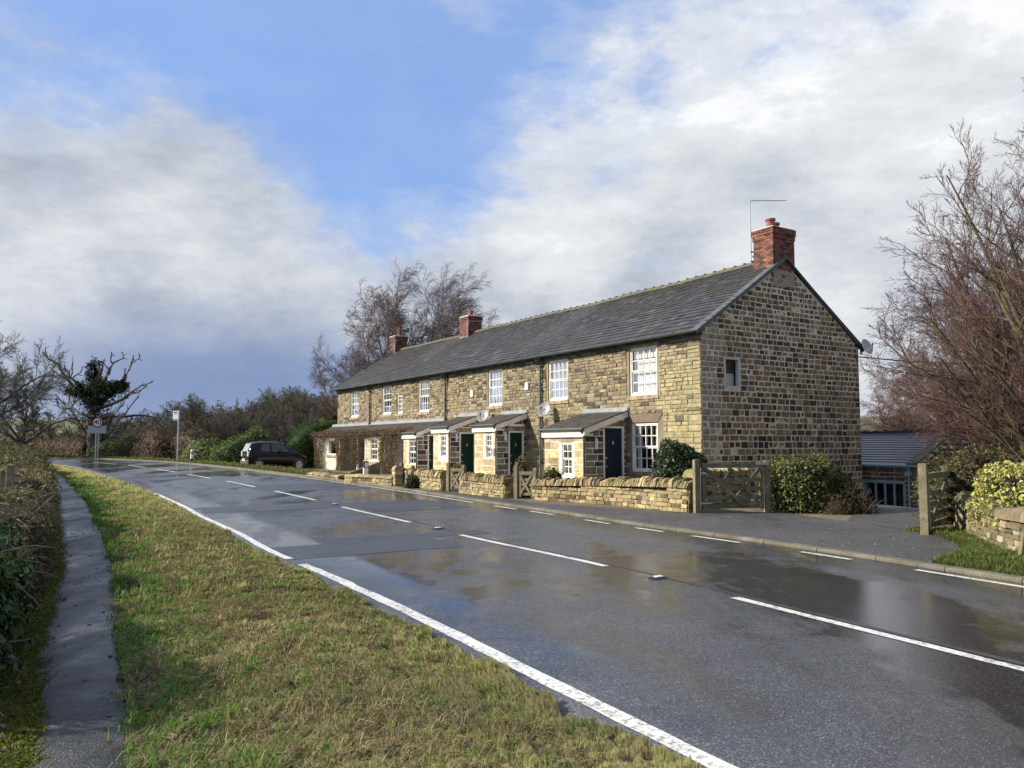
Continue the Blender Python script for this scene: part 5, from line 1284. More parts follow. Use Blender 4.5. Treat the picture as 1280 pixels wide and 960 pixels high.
# leaves ---------------------------------------------------------------
def leaves(P,Nn,size,pal,r,asp=.45,jit=.6,fold=.15,up=0.0):
    """rhombic folded leaves at P facing roughly Nn; pal (K,3)"""
    n=len(P); Nn=Nn+r.normal(0,jit,(n,3)); Nn/=np.linalg.norm(Nn,axis=1,keepdims=True)+1e-9
    a=r.normal(size=(n,3)); a[:,2]+=up; a-=(a*Nn).sum(1,keepdims=True)*Nn; a/=np.linalg.norm(a,axis=1,keepdims=True)+1e-9; b=np.cross(Nn,a)
    s=(size*r.uniform(.6,1.3,n))[:,None]
    v0=P-a*s*.5; v2=P+a*s*.5; mid=P+Nn*s*fold*-.0
    v1=mid+b*s*asp*.5+Nn*s*fold; v3=mid-b*s*asp*.5+Nn*s*fold
    V=np.stack([v0,v1,v2,v3],1).reshape(-1,3); i=np.arange(n)*4
    Fq=np.stack([i,i+1,i+2,i+3],1)
    pal=np.asarray(pal); c=pal[r.integers(0,len(pal),n)]*r.uniform(.75,1.25,(n,1))
    return V,Fq,c
def lump(P,f,seed,amp):
    r=np.random.default_rng(seed); o=np.zeros(len(P))
    for k in range(8):
        d=r.normal(size=3); d/=np.linalg.norm(d); o+=np.sin(P@d*f*(1+.35*k)+r.uniform(0,6.28))/(1+.25*k)
    return o*amp/2.4
def shrub(name,lab,cat,center,rad,n,size,pal,seed,mat='leaf',shape=.8,amp=.18,inner=(.03,.024,.014),group=None,asp=.5,jit=.55,twigs=0,core=.82,flat=0,extra=None):
    r=np.random.default_rng(seed); rad=np.array(rad,float); c=np.array(center,float)
    d=r.normal(size=(n,3)); d/=np.linalg.norm(d,axis=1,keepdims=True); d[:,2]=np.abs(d[:,2])*1.0-.15*(r.random(n)<.4); d/=np.linalg.norm(d,axis=1,keepdims=True)
    def surf(d): 
        q=np.sign(d)*np.abs(d)**shape; k=1+lump(d*rad*1.0,2.2/ max(rad.mean(),.3)*1.2,seed,amp)+lump(d*rad,7/max(rad.mean(),.3),seed+1,amp*.45)
        return q*rad*k[:,None]
    depth=1-np.abs(r.normal(0,.10,n))*1.0; P=surf(d)*depth[:,None]+c
    V,Fq,cc=leaves(P,d*1.0,size,pal,r,asp=asp,jit=jit)
    t=empty(name,(0,0,0)); tag(t,lab,cat,group)
    link('foliage',npmesh('foliage',V,[Fq],[cc]),MAT[mat],t)
    # inner twig mass
    u=np.linspace(0,2*math.pi,20,endpoint=False); w=np.linspace(-.2,math.pi/2,9)
    U,Wd=np.meshgrid(u,w); D=np.stack([np.cos(U)*np.cos(Wd),np.sin(U)*np.cos(Wd),np.sin(Wd)],-1).reshape(-1,3)
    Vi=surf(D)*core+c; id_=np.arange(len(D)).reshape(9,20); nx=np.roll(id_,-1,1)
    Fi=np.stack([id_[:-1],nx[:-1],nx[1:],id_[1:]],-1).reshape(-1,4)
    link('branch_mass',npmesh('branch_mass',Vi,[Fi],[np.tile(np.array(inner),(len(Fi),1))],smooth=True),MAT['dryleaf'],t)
    if twigs:
        m=MB(); rr=random.Random(seed)
        for _ in range(twigs):
            dd=surf(np.array([[rr.gauss(0,1),rr.gauss(0,1),abs(rr.gauss(0,1))]])/1.7)[0]; 
            dn=dd/np.linalg.norm(dd)*np.linalg.norm(rad)/1.5
            p=c+dn*.4; q=c+dn*rr.uniform(.85,1.15)+np.array((rr.gauss(0,.08),rr.gauss(0,.08),rr.gauss(.05,.08)))
            m.tube([tuple(p),tuple((p+q)/2+np.array((rr.gauss(0,.04),)*3)),tuple(q)],[.010,.007,.004],4,cap=False)
        m.build('twigs',MAT['redtwig'],t)
    return t
GRN=[(.07,.11,.025),(.09,.14,.03),(.05,.08,.02),(.12,.17,.04)]
DKG=[(.014,.032,.012),(.020,.045,.016),(.010,.024,.010),(.035,.06,.02)]
YEL=[(.40,.37,.10),(.50,.45,.17),(.26,.28,.07),(.08,.11,.03),(.44,.41,.18),(.06,.09,.025)]
BRN=[(.14,.08,.04),(.18,.10,.045),(.10,.06,.03),(.12,.09,.045)]
OLV=[(.10,.115,.02),(.14,.14,.03),(.05,.07,.018),(.16,.15,.05),(.03,.05,.015)]
LAU=[(.09,.14,.03),(.15,.20,.05),(.20,.25,.07),(.05,.085,.022)]
STR=[(.30,.25,.13),(.22,.17,.09),(.14,.10,.05),(.10,.10,.03)]
# camellia at the house corner, standing in the garden behind the wall
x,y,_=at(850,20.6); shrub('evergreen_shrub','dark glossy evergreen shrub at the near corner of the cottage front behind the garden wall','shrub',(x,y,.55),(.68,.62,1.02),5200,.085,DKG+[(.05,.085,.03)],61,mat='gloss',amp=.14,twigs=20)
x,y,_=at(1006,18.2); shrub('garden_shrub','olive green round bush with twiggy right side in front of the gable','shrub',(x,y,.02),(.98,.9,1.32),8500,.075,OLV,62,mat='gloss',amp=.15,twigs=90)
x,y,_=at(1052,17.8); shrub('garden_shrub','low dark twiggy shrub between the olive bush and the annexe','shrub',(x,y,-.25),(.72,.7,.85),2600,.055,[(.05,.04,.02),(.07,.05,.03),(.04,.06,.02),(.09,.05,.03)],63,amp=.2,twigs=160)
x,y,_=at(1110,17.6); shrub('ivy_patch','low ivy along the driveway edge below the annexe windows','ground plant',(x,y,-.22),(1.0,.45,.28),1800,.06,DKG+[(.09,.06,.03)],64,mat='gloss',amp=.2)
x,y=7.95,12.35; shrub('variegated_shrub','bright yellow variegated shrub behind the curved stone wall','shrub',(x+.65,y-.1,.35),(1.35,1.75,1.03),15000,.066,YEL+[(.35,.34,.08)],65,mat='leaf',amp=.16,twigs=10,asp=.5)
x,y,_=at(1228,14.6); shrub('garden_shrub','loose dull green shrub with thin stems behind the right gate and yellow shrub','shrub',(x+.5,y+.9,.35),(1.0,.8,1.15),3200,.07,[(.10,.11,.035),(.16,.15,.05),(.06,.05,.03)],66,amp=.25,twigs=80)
for (px,d,h,w,lab,pl_) in ((688,25.2,.75,.42,'leafy plant in the shade beside the wide porch',GRN),(660,22.3,.62,.38,'low green plant behind the near wicket gate',GRN),(712,21.7,.50,.4,'dark rounded plant showing over the wall below the narrow window',BRN),(652,25.8,1.0,.25,'thin brown climbing plant by the middle green door',STR),(572,30.2,.85,.22,'thin brown plant beside the green door next to the long lean-to',STR),(520,25.8,.55,.4,'dark low plant over the farthest garden wall',DKG)):
    x,y,_=at(px,d); shrub('garden_plant',lab,'plant',(x,y,.1),(w,w*.8,h),700,.07,pl_,int(px),amp=.25,twigs=10)
# climbers on the lean-to
def climber(lab,x0,x1,z0,z1,q,n,seed,pal=None):
    r=np.random.default_rng(seed); pal=pal or [(.15,.095,.055),(.11,.07,.042),(.21,.15,.09),(.08,.055,.035),(.13,.12,.05)]
    U=r.uniform(0,1,n); Vv=r.uniform(0,1,n); th=r.uniform(0,math.pi,n)
    wdt=(x1-x0)/2*(.75+.35*np.sin(Vv*7+seed)*.5+.25*Vv); X=(x0+x1)/2+np.cos(th)*wdt*r.uniform(.5,1.05,n); Y=q+np.sin(th)*.30*r.uniform(.4,1.1,n); Z=z0+(z1-z0)*Vv
    P=np.stack([X,Y,Z],1); nn=np.stack([np.cos(th),np.sin(th),0*th],1)
    V,Fq,c=leaves(P,nn,.11,pal,r,asp=.28,jit=.8,up=-1.0)
    return V,Fq,c
t=empty('climbing_plant',tuple(HM.translation),HRZ); tag(t,'bare brown climber hanging in thick columns over the long lean-to','climber')
parts=[]
def wx(px): return wpx(px,560,1.5)[0]
for (a,b,z0,z1,q,n,sd) in ((wx(409),wx(396),.0,2.0,1.6,2600,1),(wx(438),wx(424),.0,2.0,1.62,2600,2),(wx(452),wx(440),.5,2.0,1.5,1800,3),(wx(500),wx(476),.0,2.1,1.55,4200,4)): parts.append(climber('',a,b,z0,z1,q,n,sd))
V=np.concatenate([p[0] for p in parts]); o=0; Fq=[]
for p in parts: Fq.append(p[1]+o); o+=len(p[0])
link('stem_column',npmesh('stem_column',V,[np.concatenate(Fq)],[np.concatenate([p[2] for p in parts])]),MAT['dryleaf'],t)
r=np.random.default_rng(8); n=11000; X=r.uniform(wx(506),wx(390),n); f=r.uniform(0,1,n)**1.4; amp=.5+.5*np.sin(X*.9)*np.cos(X*.37+1)
Y=1.75-f*1.0*(.5+.5*amp); zroof=zeL+(zwL-zeL)*(1.5-Y)/1.5; Z=zroof+.02+np.abs(r.normal(0,.11,n))*(1-f)+.02; hang=r.random(n)<.45; Y=np.where(hang,1.62+r.normal(0,.10,n),Y); Z=np.where(hang,zeL-np.abs(r.normal(0,.22,n))+.1,Z)
V,Fq,c=leaves(np.stack([X,Y,Z],1),np.tile((0,.6,.8),(n,1)),.12,[(.15,.095,.055),(.11,.07,.042),(.20,.14,.085),(.08,.055,.035)],r,asp=.25,jit=.8,up=-.8)
link('hanging_growth',npmesh('hanging_growth',V,[Fq],[c]),MAT['dryleaf'],t)
# ------------------------------------------------------------------ hedges
def hedge(name,lab,P,hw_,h,size,dens,pal,seed,mat='leaf',cat='hedge',amp=.08,boxy=.55,inner=(.03,.024,.014),group=None,jit=.5,asp=.5,endcap=.35,core=.90,lf=1.5,zb=None):
    """P [(x,y)], h list of heights along P (or number)"""
    r=np.random.default_rng(seed); P=np.array(P,float); H_=np.array(h if hasattr(h,'__len__') else [h]*len(P),float); Wd=np.array(hw_ if hasattr(hw_,'__len__') else [hw_]*len(P),float)
    Lc=np.concatenate([[0],np.cumsum(np.linalg.norm(np.diff(P,axis=0),axis=1))]); L=Lc[-1]
    gs=np.linspace(0,L,40); gx_=np.interp(gs,Lc,P[:,0]); gy_=np.interp(gs,Lc,P[:,1]); gz_=Hf(gx_,gy_) if zb is None else np.full(40,zb)
    def S(t,th):   # t in 0..1, th 0..pi
        s=t*L; x=np.interp(s,Lc,P[:,0]); y=np.interp(s,Lc,P[:,1]); tx=np.interp(s+.3,Lc,P[:,0])-np.interp(s-.3,Lc,P[:,0]); ty=np.interp(s+.3,Lc,P[:,1])-np.interp(s-.3,Lc,P[:,1]); q=np.hypot(tx,ty)+1e-9; nx,ny=ty/q,-tx/q
        hh=np.interp(s,Lc,H_); ww=np.interp(s,Lc,Wd); e=np.minimum(s,L-s)/endcap; e=np.sqrt(np.clip(1-(1-np.clip(e,0,1))**2,0,1)); 
        ct=np.cos(th); st_=np.sin(th); a=np.sign(ct)*np.abs(ct)**boxy; b=np.abs(st_)**boxy
        B=np.stack([x,y,0*x],-1); lp=np.stack([x+nx*a*ww*1.0,y+ny*a*ww,b*hh],-1)
        k=1+lump(lp,lf,seed,amp)+lump(lp,lf*3.5,seed+5,amp*.5)
        off=a*ww*e*k; z=np.interp(s,gs,gz_)+b*hh*(.25+.75*e)*k
        pt=np.stack([x+nx*off,y+ny*off,z],-1); nn=np.stack([nx*ct,ny*ct,st_],-1); return pt,nn
    area=L*(2*H_.mean()+2*Wd.mean()); n=int(area*dens)
    t_=r.uniform(0,1,n); th=r.uniform(.02,math.pi-.02,n); th=np.where(r.random(n)<.3,np.where(r.random(n)<.5,r.uniform(0,.5,n),math.pi-r.uniform(0,.5,n)),th)
    pt,nn=S(t_,th); base=pt.copy(); 
    pt=pt+nn*r.normal(0,size*.6,n)[:,None]
    V,Fq,c=leaves(pt,nn,size,pal,r,asp=asp,jit=jit)
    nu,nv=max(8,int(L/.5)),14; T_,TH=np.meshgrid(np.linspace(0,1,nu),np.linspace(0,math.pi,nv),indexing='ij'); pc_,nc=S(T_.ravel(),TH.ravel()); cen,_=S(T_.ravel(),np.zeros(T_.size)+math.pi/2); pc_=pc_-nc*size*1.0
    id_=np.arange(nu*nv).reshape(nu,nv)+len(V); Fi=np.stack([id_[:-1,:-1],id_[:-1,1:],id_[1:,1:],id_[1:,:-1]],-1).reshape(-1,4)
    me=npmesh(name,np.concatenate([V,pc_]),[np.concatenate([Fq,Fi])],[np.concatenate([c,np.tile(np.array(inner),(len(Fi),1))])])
    return tag(link(name,me,MAT[mat]),lab,cat,group)
pt=lambda px,d:at(px,d)[:2]
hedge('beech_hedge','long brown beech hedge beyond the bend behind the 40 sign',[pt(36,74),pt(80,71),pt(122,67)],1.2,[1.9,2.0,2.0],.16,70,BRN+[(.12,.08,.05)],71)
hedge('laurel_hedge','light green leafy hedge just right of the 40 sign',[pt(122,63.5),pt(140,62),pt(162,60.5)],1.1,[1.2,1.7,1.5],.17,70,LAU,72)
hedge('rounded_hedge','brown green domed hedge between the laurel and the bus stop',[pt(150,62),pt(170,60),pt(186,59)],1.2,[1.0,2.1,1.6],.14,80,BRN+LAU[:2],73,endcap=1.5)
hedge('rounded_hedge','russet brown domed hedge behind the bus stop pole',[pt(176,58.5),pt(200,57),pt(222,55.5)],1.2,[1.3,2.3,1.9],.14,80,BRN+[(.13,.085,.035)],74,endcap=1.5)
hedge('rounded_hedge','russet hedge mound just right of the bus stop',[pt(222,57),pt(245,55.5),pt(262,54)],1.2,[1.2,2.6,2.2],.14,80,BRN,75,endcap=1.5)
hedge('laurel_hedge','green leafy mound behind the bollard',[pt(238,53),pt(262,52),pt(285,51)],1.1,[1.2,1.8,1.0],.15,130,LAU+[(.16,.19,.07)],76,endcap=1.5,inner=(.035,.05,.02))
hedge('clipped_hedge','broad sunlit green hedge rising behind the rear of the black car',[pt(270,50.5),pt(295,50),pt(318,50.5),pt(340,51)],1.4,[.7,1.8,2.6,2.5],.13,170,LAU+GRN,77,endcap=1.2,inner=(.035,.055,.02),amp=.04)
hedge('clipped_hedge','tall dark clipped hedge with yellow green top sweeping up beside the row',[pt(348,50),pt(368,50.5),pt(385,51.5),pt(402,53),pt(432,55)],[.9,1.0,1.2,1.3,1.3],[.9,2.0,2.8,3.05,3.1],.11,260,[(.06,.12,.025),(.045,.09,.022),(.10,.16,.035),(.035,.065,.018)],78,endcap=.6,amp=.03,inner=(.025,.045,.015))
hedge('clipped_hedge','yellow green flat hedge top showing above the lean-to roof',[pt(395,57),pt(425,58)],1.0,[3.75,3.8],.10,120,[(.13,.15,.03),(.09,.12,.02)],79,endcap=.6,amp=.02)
# low scrub filling the wood floor
o=hedge('undergrowth',None,[pt(60,104),pt(200,92),pt(300,80),pt(450,72)],3.0,[2.0,3.2,4.2,4.6],.6,16,[(.045,.04,.022),(.06,.05,.03),(.035,.04,.018),(.075,.06,.04)],81,mat='dryleaf',cat=None,amp=.18,asp=.16,jit=1.0); o['kind']='stuff'
o=hedge('undergrowth',None,[pt(-60,110),pt(20,100),pt(110,92)],3.0,[2.0,2.6,2.8],.6,16,[(.05,.045,.025),(.08,.06,.035),(.04,.045,.02)],82,mat='dryleaf',cat=None,amp=.2,asp=.16,jit=1.0); o['kind']='stuff'
# ivy-clad dead oak
r=np.random.default_rng(4)
x,y,_=at(117,64); zb=Hs(x,y)-.2
t=empty('dead_oak',(x,y,zb)); t.scale=(1.3,1.1,1.2); tag(t,'gnarled dead oak with ivy covered head and bare crooked limbs above the 40 sign','tree')
om2=treemesh(78,7,.34,[(0,0,.03,6.2,1.2),(4.0,0,.95,4.2,.5),(3.9,3.14,1.1,5.0,.5),(4.6,.3,.6,3.4,.4),(5.2,2.9,.35,2.2,.6),(3.6,6.1,1.25,4.2,.4),(4.3,3.3,.8,4.0,.4),(5,1.5,.4,2.4,.4),(3.2,3.0,1.4,4.6,.35),(3.0,.1,1.35,4.8,.35)],LV((4,.3,.95,.35,.8,(0,0,.22),.35,6,.6,6,.05),(3,.3,1,.4,.8,(0,0,.15),.35,4,.6,3,.03)),'dead_oak',wig0=.24)
a=link('trunk',om2[0],MAT['bark'],t); a=link('limbs',om2[1],MAT['bark'],t)
n=8000; q=r.normal(size=(n,3)); q/=np.linalg.norm(q,axis=1,keepdims=True); lob=[((0,0,5.0),(1.8,1.4,.75)),((.9,0,5.1),(.9,.7,.45)),((-1.1,0,5.0),(.9,.7,.45)),((-.25,0,6.2),(.35,.3,.9)),((0,0,3.4),(.75,.7,2.2)),((0,0,4.6),(1.3,1.0,1.0)),((1.5,0,5.3),(.45,.4,.35))]
P=np.concatenate([np.array(c)+q[i::len(lob)]*np.array(s)*(1+.3*np.sin(q[i::len(lob),0:1]*9+i)) *r.uniform(.6,1.05,(len(q[i::len(lob)]),1)) for i,(c,s) in enumerate(lob)])
V,Fq,c=leaves(P,P-np.array((0,0,4.8)),.17,[(.02,.035,.012),(.03,.05,.015),(.014,.024,.01)],r); link('ivy',npmesh('ivy',V,[Fq],[c]),MAT['leaf'],t)
# ------------------------------------------------------------------ big trees on the right
rm=treemesh(91,9,.15,[(0,2.6,.20,8.2,1),(.8,2.9,.42,7.4,.7),(1.2,2.2,.36,8.0,.7),(1.4,3.3,.66,6.0,.6),(1.5,1.2,.3,8.4,.7),(1.8,4.2,.5,7.0,.6),(1.6,3.0,.86,5.4,.5),(2.0,2.7,.08,8.8,.6),(1.2,3.6,.95,5.2,.5)],LV((12,.2,.97,.36,.62,(-.01,0,.12),.12,7,.5,6,.014),(8,.15,1,.46,.62,(0,0,.12),.14,6,.55,4,.008),(7,.1,1,.5,.6,(0,0,.08),.16,5,.6,3,.005),(4,.2,1,.4,.6,(0,0,.06),.16,3,.7,3,.0045)),'edge_right',wig0=.08)
x,y,_=at(1312,17.5); place('mossy_tree','big bare tree with moss streaked limbs at the right edge behind the yellow shrub',rm,(x,y,-.2),0,(.86,.86,.74),(MAT['mossbark'],MAT['redtwig']))
x,y,_=at(1368,15.5); place('mossy_tree','bare tree mostly beyond the right edge with twigs hanging over the yellow shrub',rm,(x,y,-.2),.5,(.8,.8,.72),(MAT['mossbark'],MAT['redtwig']))
rm2=treemesh(93,9,.17,[(0,2.8,.15,8,1),(.5,3.1,.6,7,.7),(.8,1.5,.4,7.2,.7),(.8,4.8,.5,7,.7),(1.2,0.2,.4,7,.7),(1.2,2.4,.8,6,.6)],LV((13,.12,.97,.42,.62,(-.02,0,.02),.11,7,.5,6,.018),(9,.1,1,.52,.55,(0,0,-.04),.12,6,.55,3,.009),(9,.05,1,.55,.55,(0,0,-.12),.12,5,.6,3,.006),(4,.1,1,.55,.5,(0,0,-.18),.12,4,.75,3,.0055)),'red_birch',wig0=.06)
x,y,_=at(1222,36); place('birch_tree','dense reddish twigged birch behind the slate roofed annexe',rm2,(x,y,-2.4),0,1.0,(MAT['birchbark'],MAT['redtwig']))
x,y,_=at(1300,25); place('birch_tree','tall reddish twigged birch at the right edge behind the mossy tree',rm2,(x,y,-1.6),2.1,1.02,(MAT['birchbark'],MAT['redtwig']))
x,y,_=at(1262,30); place('birch_tree','farther reddish twigged birch filling the gap above the annexe coping',rm2,(x,y,-2.0),4.0,.88,(MAT['birchbark'],MAT['redtwig']))
x,y,_=at(1196,40); place('birch_tree','reddish birch standing directly over the ridge of the slate annexe',rm2,(x,y,-2.4),1.1,(1.1,1.1,.9),(MAT['birchbark'],MAT['redtwig']))
x,y,_=at(1335,20); place('birch_tree','near reddish birch at the right edge overlapping the mossy limbs',rm2,(x,y,-.9),.9,(.85,.85,.72),(MAT['birchbark'],MAT['redtwig']))
x,y,_=at(1250,46); place('birch_tree','farthest reddish birch showing between the limbs of the mossy tree',rm2,(x,y,-2.4),3.1,(1.3,1.3,1.1),(MAT['birchbark'],MAT['redtwig']))
x,y,_=at(1160,38); place('birch_tree','thin reddish birch just right of the satellite dish on the gable',rm2,(x,y,-2.4),5.0,.70,(MAT['birchbark'],MAT['redtwig']))
# conifer between gable and birches
x,y,_=at(1128,48); shrub('conifer_tree','dark green and brown conifer between the gable and the reddish birches','tree',(x,y,-2.5),(2.3,2.2,5.6),7000,.22,[(.02,.035,.012),(.04,.05,.018),(.09,.06,.03),(.03,.045,.015)],95,amp=.25,shape=1.0)
x,y,_=at(1215,38); shrub('evergreen_thicket','dark evergreen thicket behind the right-hand birches','shrub',(x,y,-2.5),(4.6,3,4.3),9000,.20,[(.03,.035,.014),(.06,.045,.02),(.03,.04,.015),(.09,.06,.03)],96,amp=.25)
# far hill trees on the right
for i,(px,d,w,hh,lab) in enumerate(((1083,210,4,4.5,'distant tree clump on the hillside right of the gable'),(1092,230,3,3.5,'smaller distant tree on the hillside beside the conifer'))):
    x,y,_=at(px,d); shrub('distant_tree',lab,'tree',(x,y,Hs(x,y)-.5),(w,w,hh),900,.9,[(.04,.04,.03),(.05,.055,.03)],300+i,amp=.25,mat='dryleaf')
m=MB(); x,y,_=at(1078.5,215); z=Hs(x,y); m.box(x-3,x+3,y,y+5,z-1,z+3.0); m.add([(x-3.2,y-.2,z+3),(x+3.2,y-.2,z+3),(x+3.2,y+5.2,z+3),(x-3.2,y+5.2,z+3),(x-3.2,y+2.5,z+4.6),(x+3.2,y+2.5,z+4.6)],[(0,1,5,4),(2,3,4,5),(0,4,3),(1,2,5)])
tag(m.build('farmhouse',MAT['render'],None),'tiny pale farmhouse on the far hillside right of the gable','house')
# ------------------------------------------------------------------ left hedge, fence posts
HB=lambda y,o:(float(pathL(y))-o,y)
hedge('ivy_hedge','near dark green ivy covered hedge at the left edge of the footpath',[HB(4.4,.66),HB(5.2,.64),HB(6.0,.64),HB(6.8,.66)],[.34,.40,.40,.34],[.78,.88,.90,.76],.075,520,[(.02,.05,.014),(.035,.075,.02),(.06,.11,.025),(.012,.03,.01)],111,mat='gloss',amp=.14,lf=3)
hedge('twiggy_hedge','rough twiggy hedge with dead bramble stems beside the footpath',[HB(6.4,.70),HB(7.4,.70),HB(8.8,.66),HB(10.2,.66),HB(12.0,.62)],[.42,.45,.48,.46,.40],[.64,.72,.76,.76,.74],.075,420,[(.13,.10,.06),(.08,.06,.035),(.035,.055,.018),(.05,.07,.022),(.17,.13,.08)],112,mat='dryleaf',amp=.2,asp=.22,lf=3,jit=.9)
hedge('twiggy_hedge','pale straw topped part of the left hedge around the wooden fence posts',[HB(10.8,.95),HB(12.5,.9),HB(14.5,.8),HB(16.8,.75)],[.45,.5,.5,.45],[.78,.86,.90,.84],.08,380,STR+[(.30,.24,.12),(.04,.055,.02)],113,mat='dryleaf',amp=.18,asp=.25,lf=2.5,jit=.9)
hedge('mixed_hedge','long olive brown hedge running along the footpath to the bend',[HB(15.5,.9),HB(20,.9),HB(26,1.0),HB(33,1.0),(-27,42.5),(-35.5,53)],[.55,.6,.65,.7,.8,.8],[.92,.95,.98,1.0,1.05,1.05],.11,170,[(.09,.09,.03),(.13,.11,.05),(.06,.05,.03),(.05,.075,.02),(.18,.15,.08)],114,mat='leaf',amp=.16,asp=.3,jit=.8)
for k,(px,d,lab) in enumerate(((5,12.2,'weathered fence post at the far left edge poking from the hedge'),(15,12.9,'stouter pale fence post in the hedge right of a thinner one'))):
    x,y,_=at(px,d); z=Hs(x,y); m=MB(); gate_post(m,(x,y,z-.2),1.36 if k else 1.30,.10 if k else .055,.3,.03); None
    tag(m.build('fence_post',MAT['wood'],None,bevel=.01),lab,'fence post')
# bramble stems in the left hedge
m=MB(); rb=random.Random(6)
for _ in range(420):
    y=rb.uniform(4.6,15); x=float(pathL(y))-rb.uniform(.3,1.15); z=Hs(x,y)+rb.uniform(.1,.85); p=np.array((x,y,z)); d=np.array((rb.gauss(.2,.5),rb.gauss(0,.6),rb.gauss(.35,.5))); d/=np.linalg.norm(d); P=[tuple(p)]
    for s in range(4): d=d+np.array((rb.gauss(0,.25),rb.gauss(0,.25),-.22)); d/=np.linalg.norm(d); p=p+d*rb.uniform(.07,.14); P.append(tuple(p))
    m.tube(P,[.006,.0055,.005,.004,.002],4,cap=False)
tag(m.build('bramble_stems',MAT['oldwood'],None),kind='stuff')
# ------------------------------------------------------------------ grass
def blades(n,ylo,yhi,side,hgt,wid,seed,pw=1.6):
    r=np.random.default_rng(seed)
    u=r.random(n); y=(ylo**(1-pw)+u*(yhi**(1-pw)-ylo**(1-pw)))**(1/(1-pw))
    f=r.random(n)
    xr_=pathR(y)+.02; sL=np.interp(y,EY,EX)
    x=xr_-.06+(sL-xr_+.12+.08*np.sin(y*3.1)*np.sin(y*7.7))*f
    return x,y
# road left edge as function of y
sE=np.linspace(0,CARC[-1],900); oE=-3.52+near_in(sE); ex=np.interp(sE,CARC,CS[:,0])+np.interp(sE,CARC,CNr[:,0])*oE; ey=np.interp(sE,CARC,CS[:,1])+np.interp(sE,CARC,CNr[:,1])*oE
o_=np.argsort(ey); EY,EX=ey[o_],ex[o_]
def grass_mesh(x,y,r,hs,ws,name,lean=.5,colf=None,z=None):
    n=len(x); z=Hf(x,y) if z is None else z
    az=r.uniform(0,2*math.pi,n); clump=np.clip(.8+.3*pnoise(x,y,6,9)+.6*pnoise(x,y,24,31),.2,1.8); h=hs*(1+np.clip(y,0,40)*.022)*clump*r.uniform(.45,1.3,n); w=ws*r.uniform(.6,1.3,n)
    la=r.uniform(.1,1.0,n)*lean*2; dx,dy=np.cos(az),np.sin(az); px_,py__=-dy,dx
    b0=np.stack([x-px_*w/2,y-py__*w/2,z-.01],1); b1=np.stack([x+px_*w/2,y+py__*w/2,z-.01],1)
    m0=np.stack([x+dx*h*la*.35-px_*w*.4,y+dy*h*la*.35-py__*w*.4,z+h*.6],1); m1=np.stack([x+dx*h*la*.35+px_*w*.4,y+dy*h*la*.35+py__*w*.4,z+h*.6],1)
    tp=np.stack([x+dx*h*la,y+dy*h*la,z+h*np.clip(1.05-.35*la,.15,1)],1)
    V=np.stack([b0,b1,m1,m0,tp],1).reshape(-1,3); i=np.arange(n)*5
    Fq=np.stack([i,i+1,i+2,i+3],1); Ft=np.stack([i+3,i+2,i+4],1)
    c=colf(x,y,r); return npmesh(name,V,[Fq,Ft],[c,c])
def gcol(x,y,r):
    n=len(x); t=.32*pnoise(x,y,3.2,21)+.45*pnoise(x,y,11,22)+.15+r.normal(0,.55,n)
    dl=(x-pathR(y))*.87; t=t+ .35*sst(.2,1.1,dl)-.35*sst(.5,.0,dl)-.1
    c2=pnoise(x,y,24,31)+r.normal(0,.18,n); t=t+np.clip(c2,-1,1)*.5
    A_=np.array((.085,.14,.025)); B_=np.array((.19,.22,.06)); C_=np.array((.40,.36,.18)); D_=np.array((.17,.12,.06))
    t=t[:,None]; c=np.where(t<0,A_+(B_-A_)*np.clip(t+1,0,1),np.where(t<.75,B_+(C_-B_)*np.clip(t/.75,0,1),C_+(D_-C_)*np.clip((t-.75)*2,0,1)))
    c=np.where((c2<-.42)[:,None],np.array((.12,.085,.05)),c); return c*r.uniform(.8,1.3,(n,1))*1.45
r=np.random.default_rng(501); x,y=blades(560000,2.7,46,0,0,0,501,1.5)
tag(link('grass',grass_mesh(x,y,r,.056,.0013*y+.0012,'grass',.55,gcol,z=np.maximum(Hf(x,y),zr(y))),MAT['grass']),kind='stuff')
# lying cut stalks
def scol(x,y,r): return np.array([(.36,.30,.17),(.26,.20,.11),(.16,.11,.06),(.42,.37,.24)])[r.integers(0,4,len(x))]*r.uniform(.7,1.2,(len(x),1))
r=np.random.default_rng(77); x,y=blades(36000,2.7,12,0,0,0,777,1.5); k=(.5*pnoise(x,y,3.2,21)+.5*pnoise(x,y,11,22)+r.normal(0,.4,len(x)))>-.1; x,y=x[k],y[k]; z=Hf(x,y)+r.uniform(.01,.05,len(x))
n=len(x); az=r.uniform(0,6.28,n); L=r.uniform(.02,.055,n); w=.0012+.00010*y; dx,dy=np.cos(az)*L,np.sin(az)*L; px_,py__=-np.sin(az)*w,np.cos(az)*w; tz=r.normal(0,.022,n)
V=np.stack([np.stack([x-px_,y-py__,z],1),np.stack([x+px_,y+py__,z],1),np.stack([x+dx+px_,y+dy+py__,z+tz],1),np.stack([x+dx-px_,y+dy-py__,z+tz],1)],1).reshape(-1,3); i=np.arange(n)*4
tag(link('cut_grass',npmesh('cut_grass',V,[np.stack([i,i+1,i+2,i+3],1)],[scol(x,y,r)]),MAT['grass']),kind='stuff')
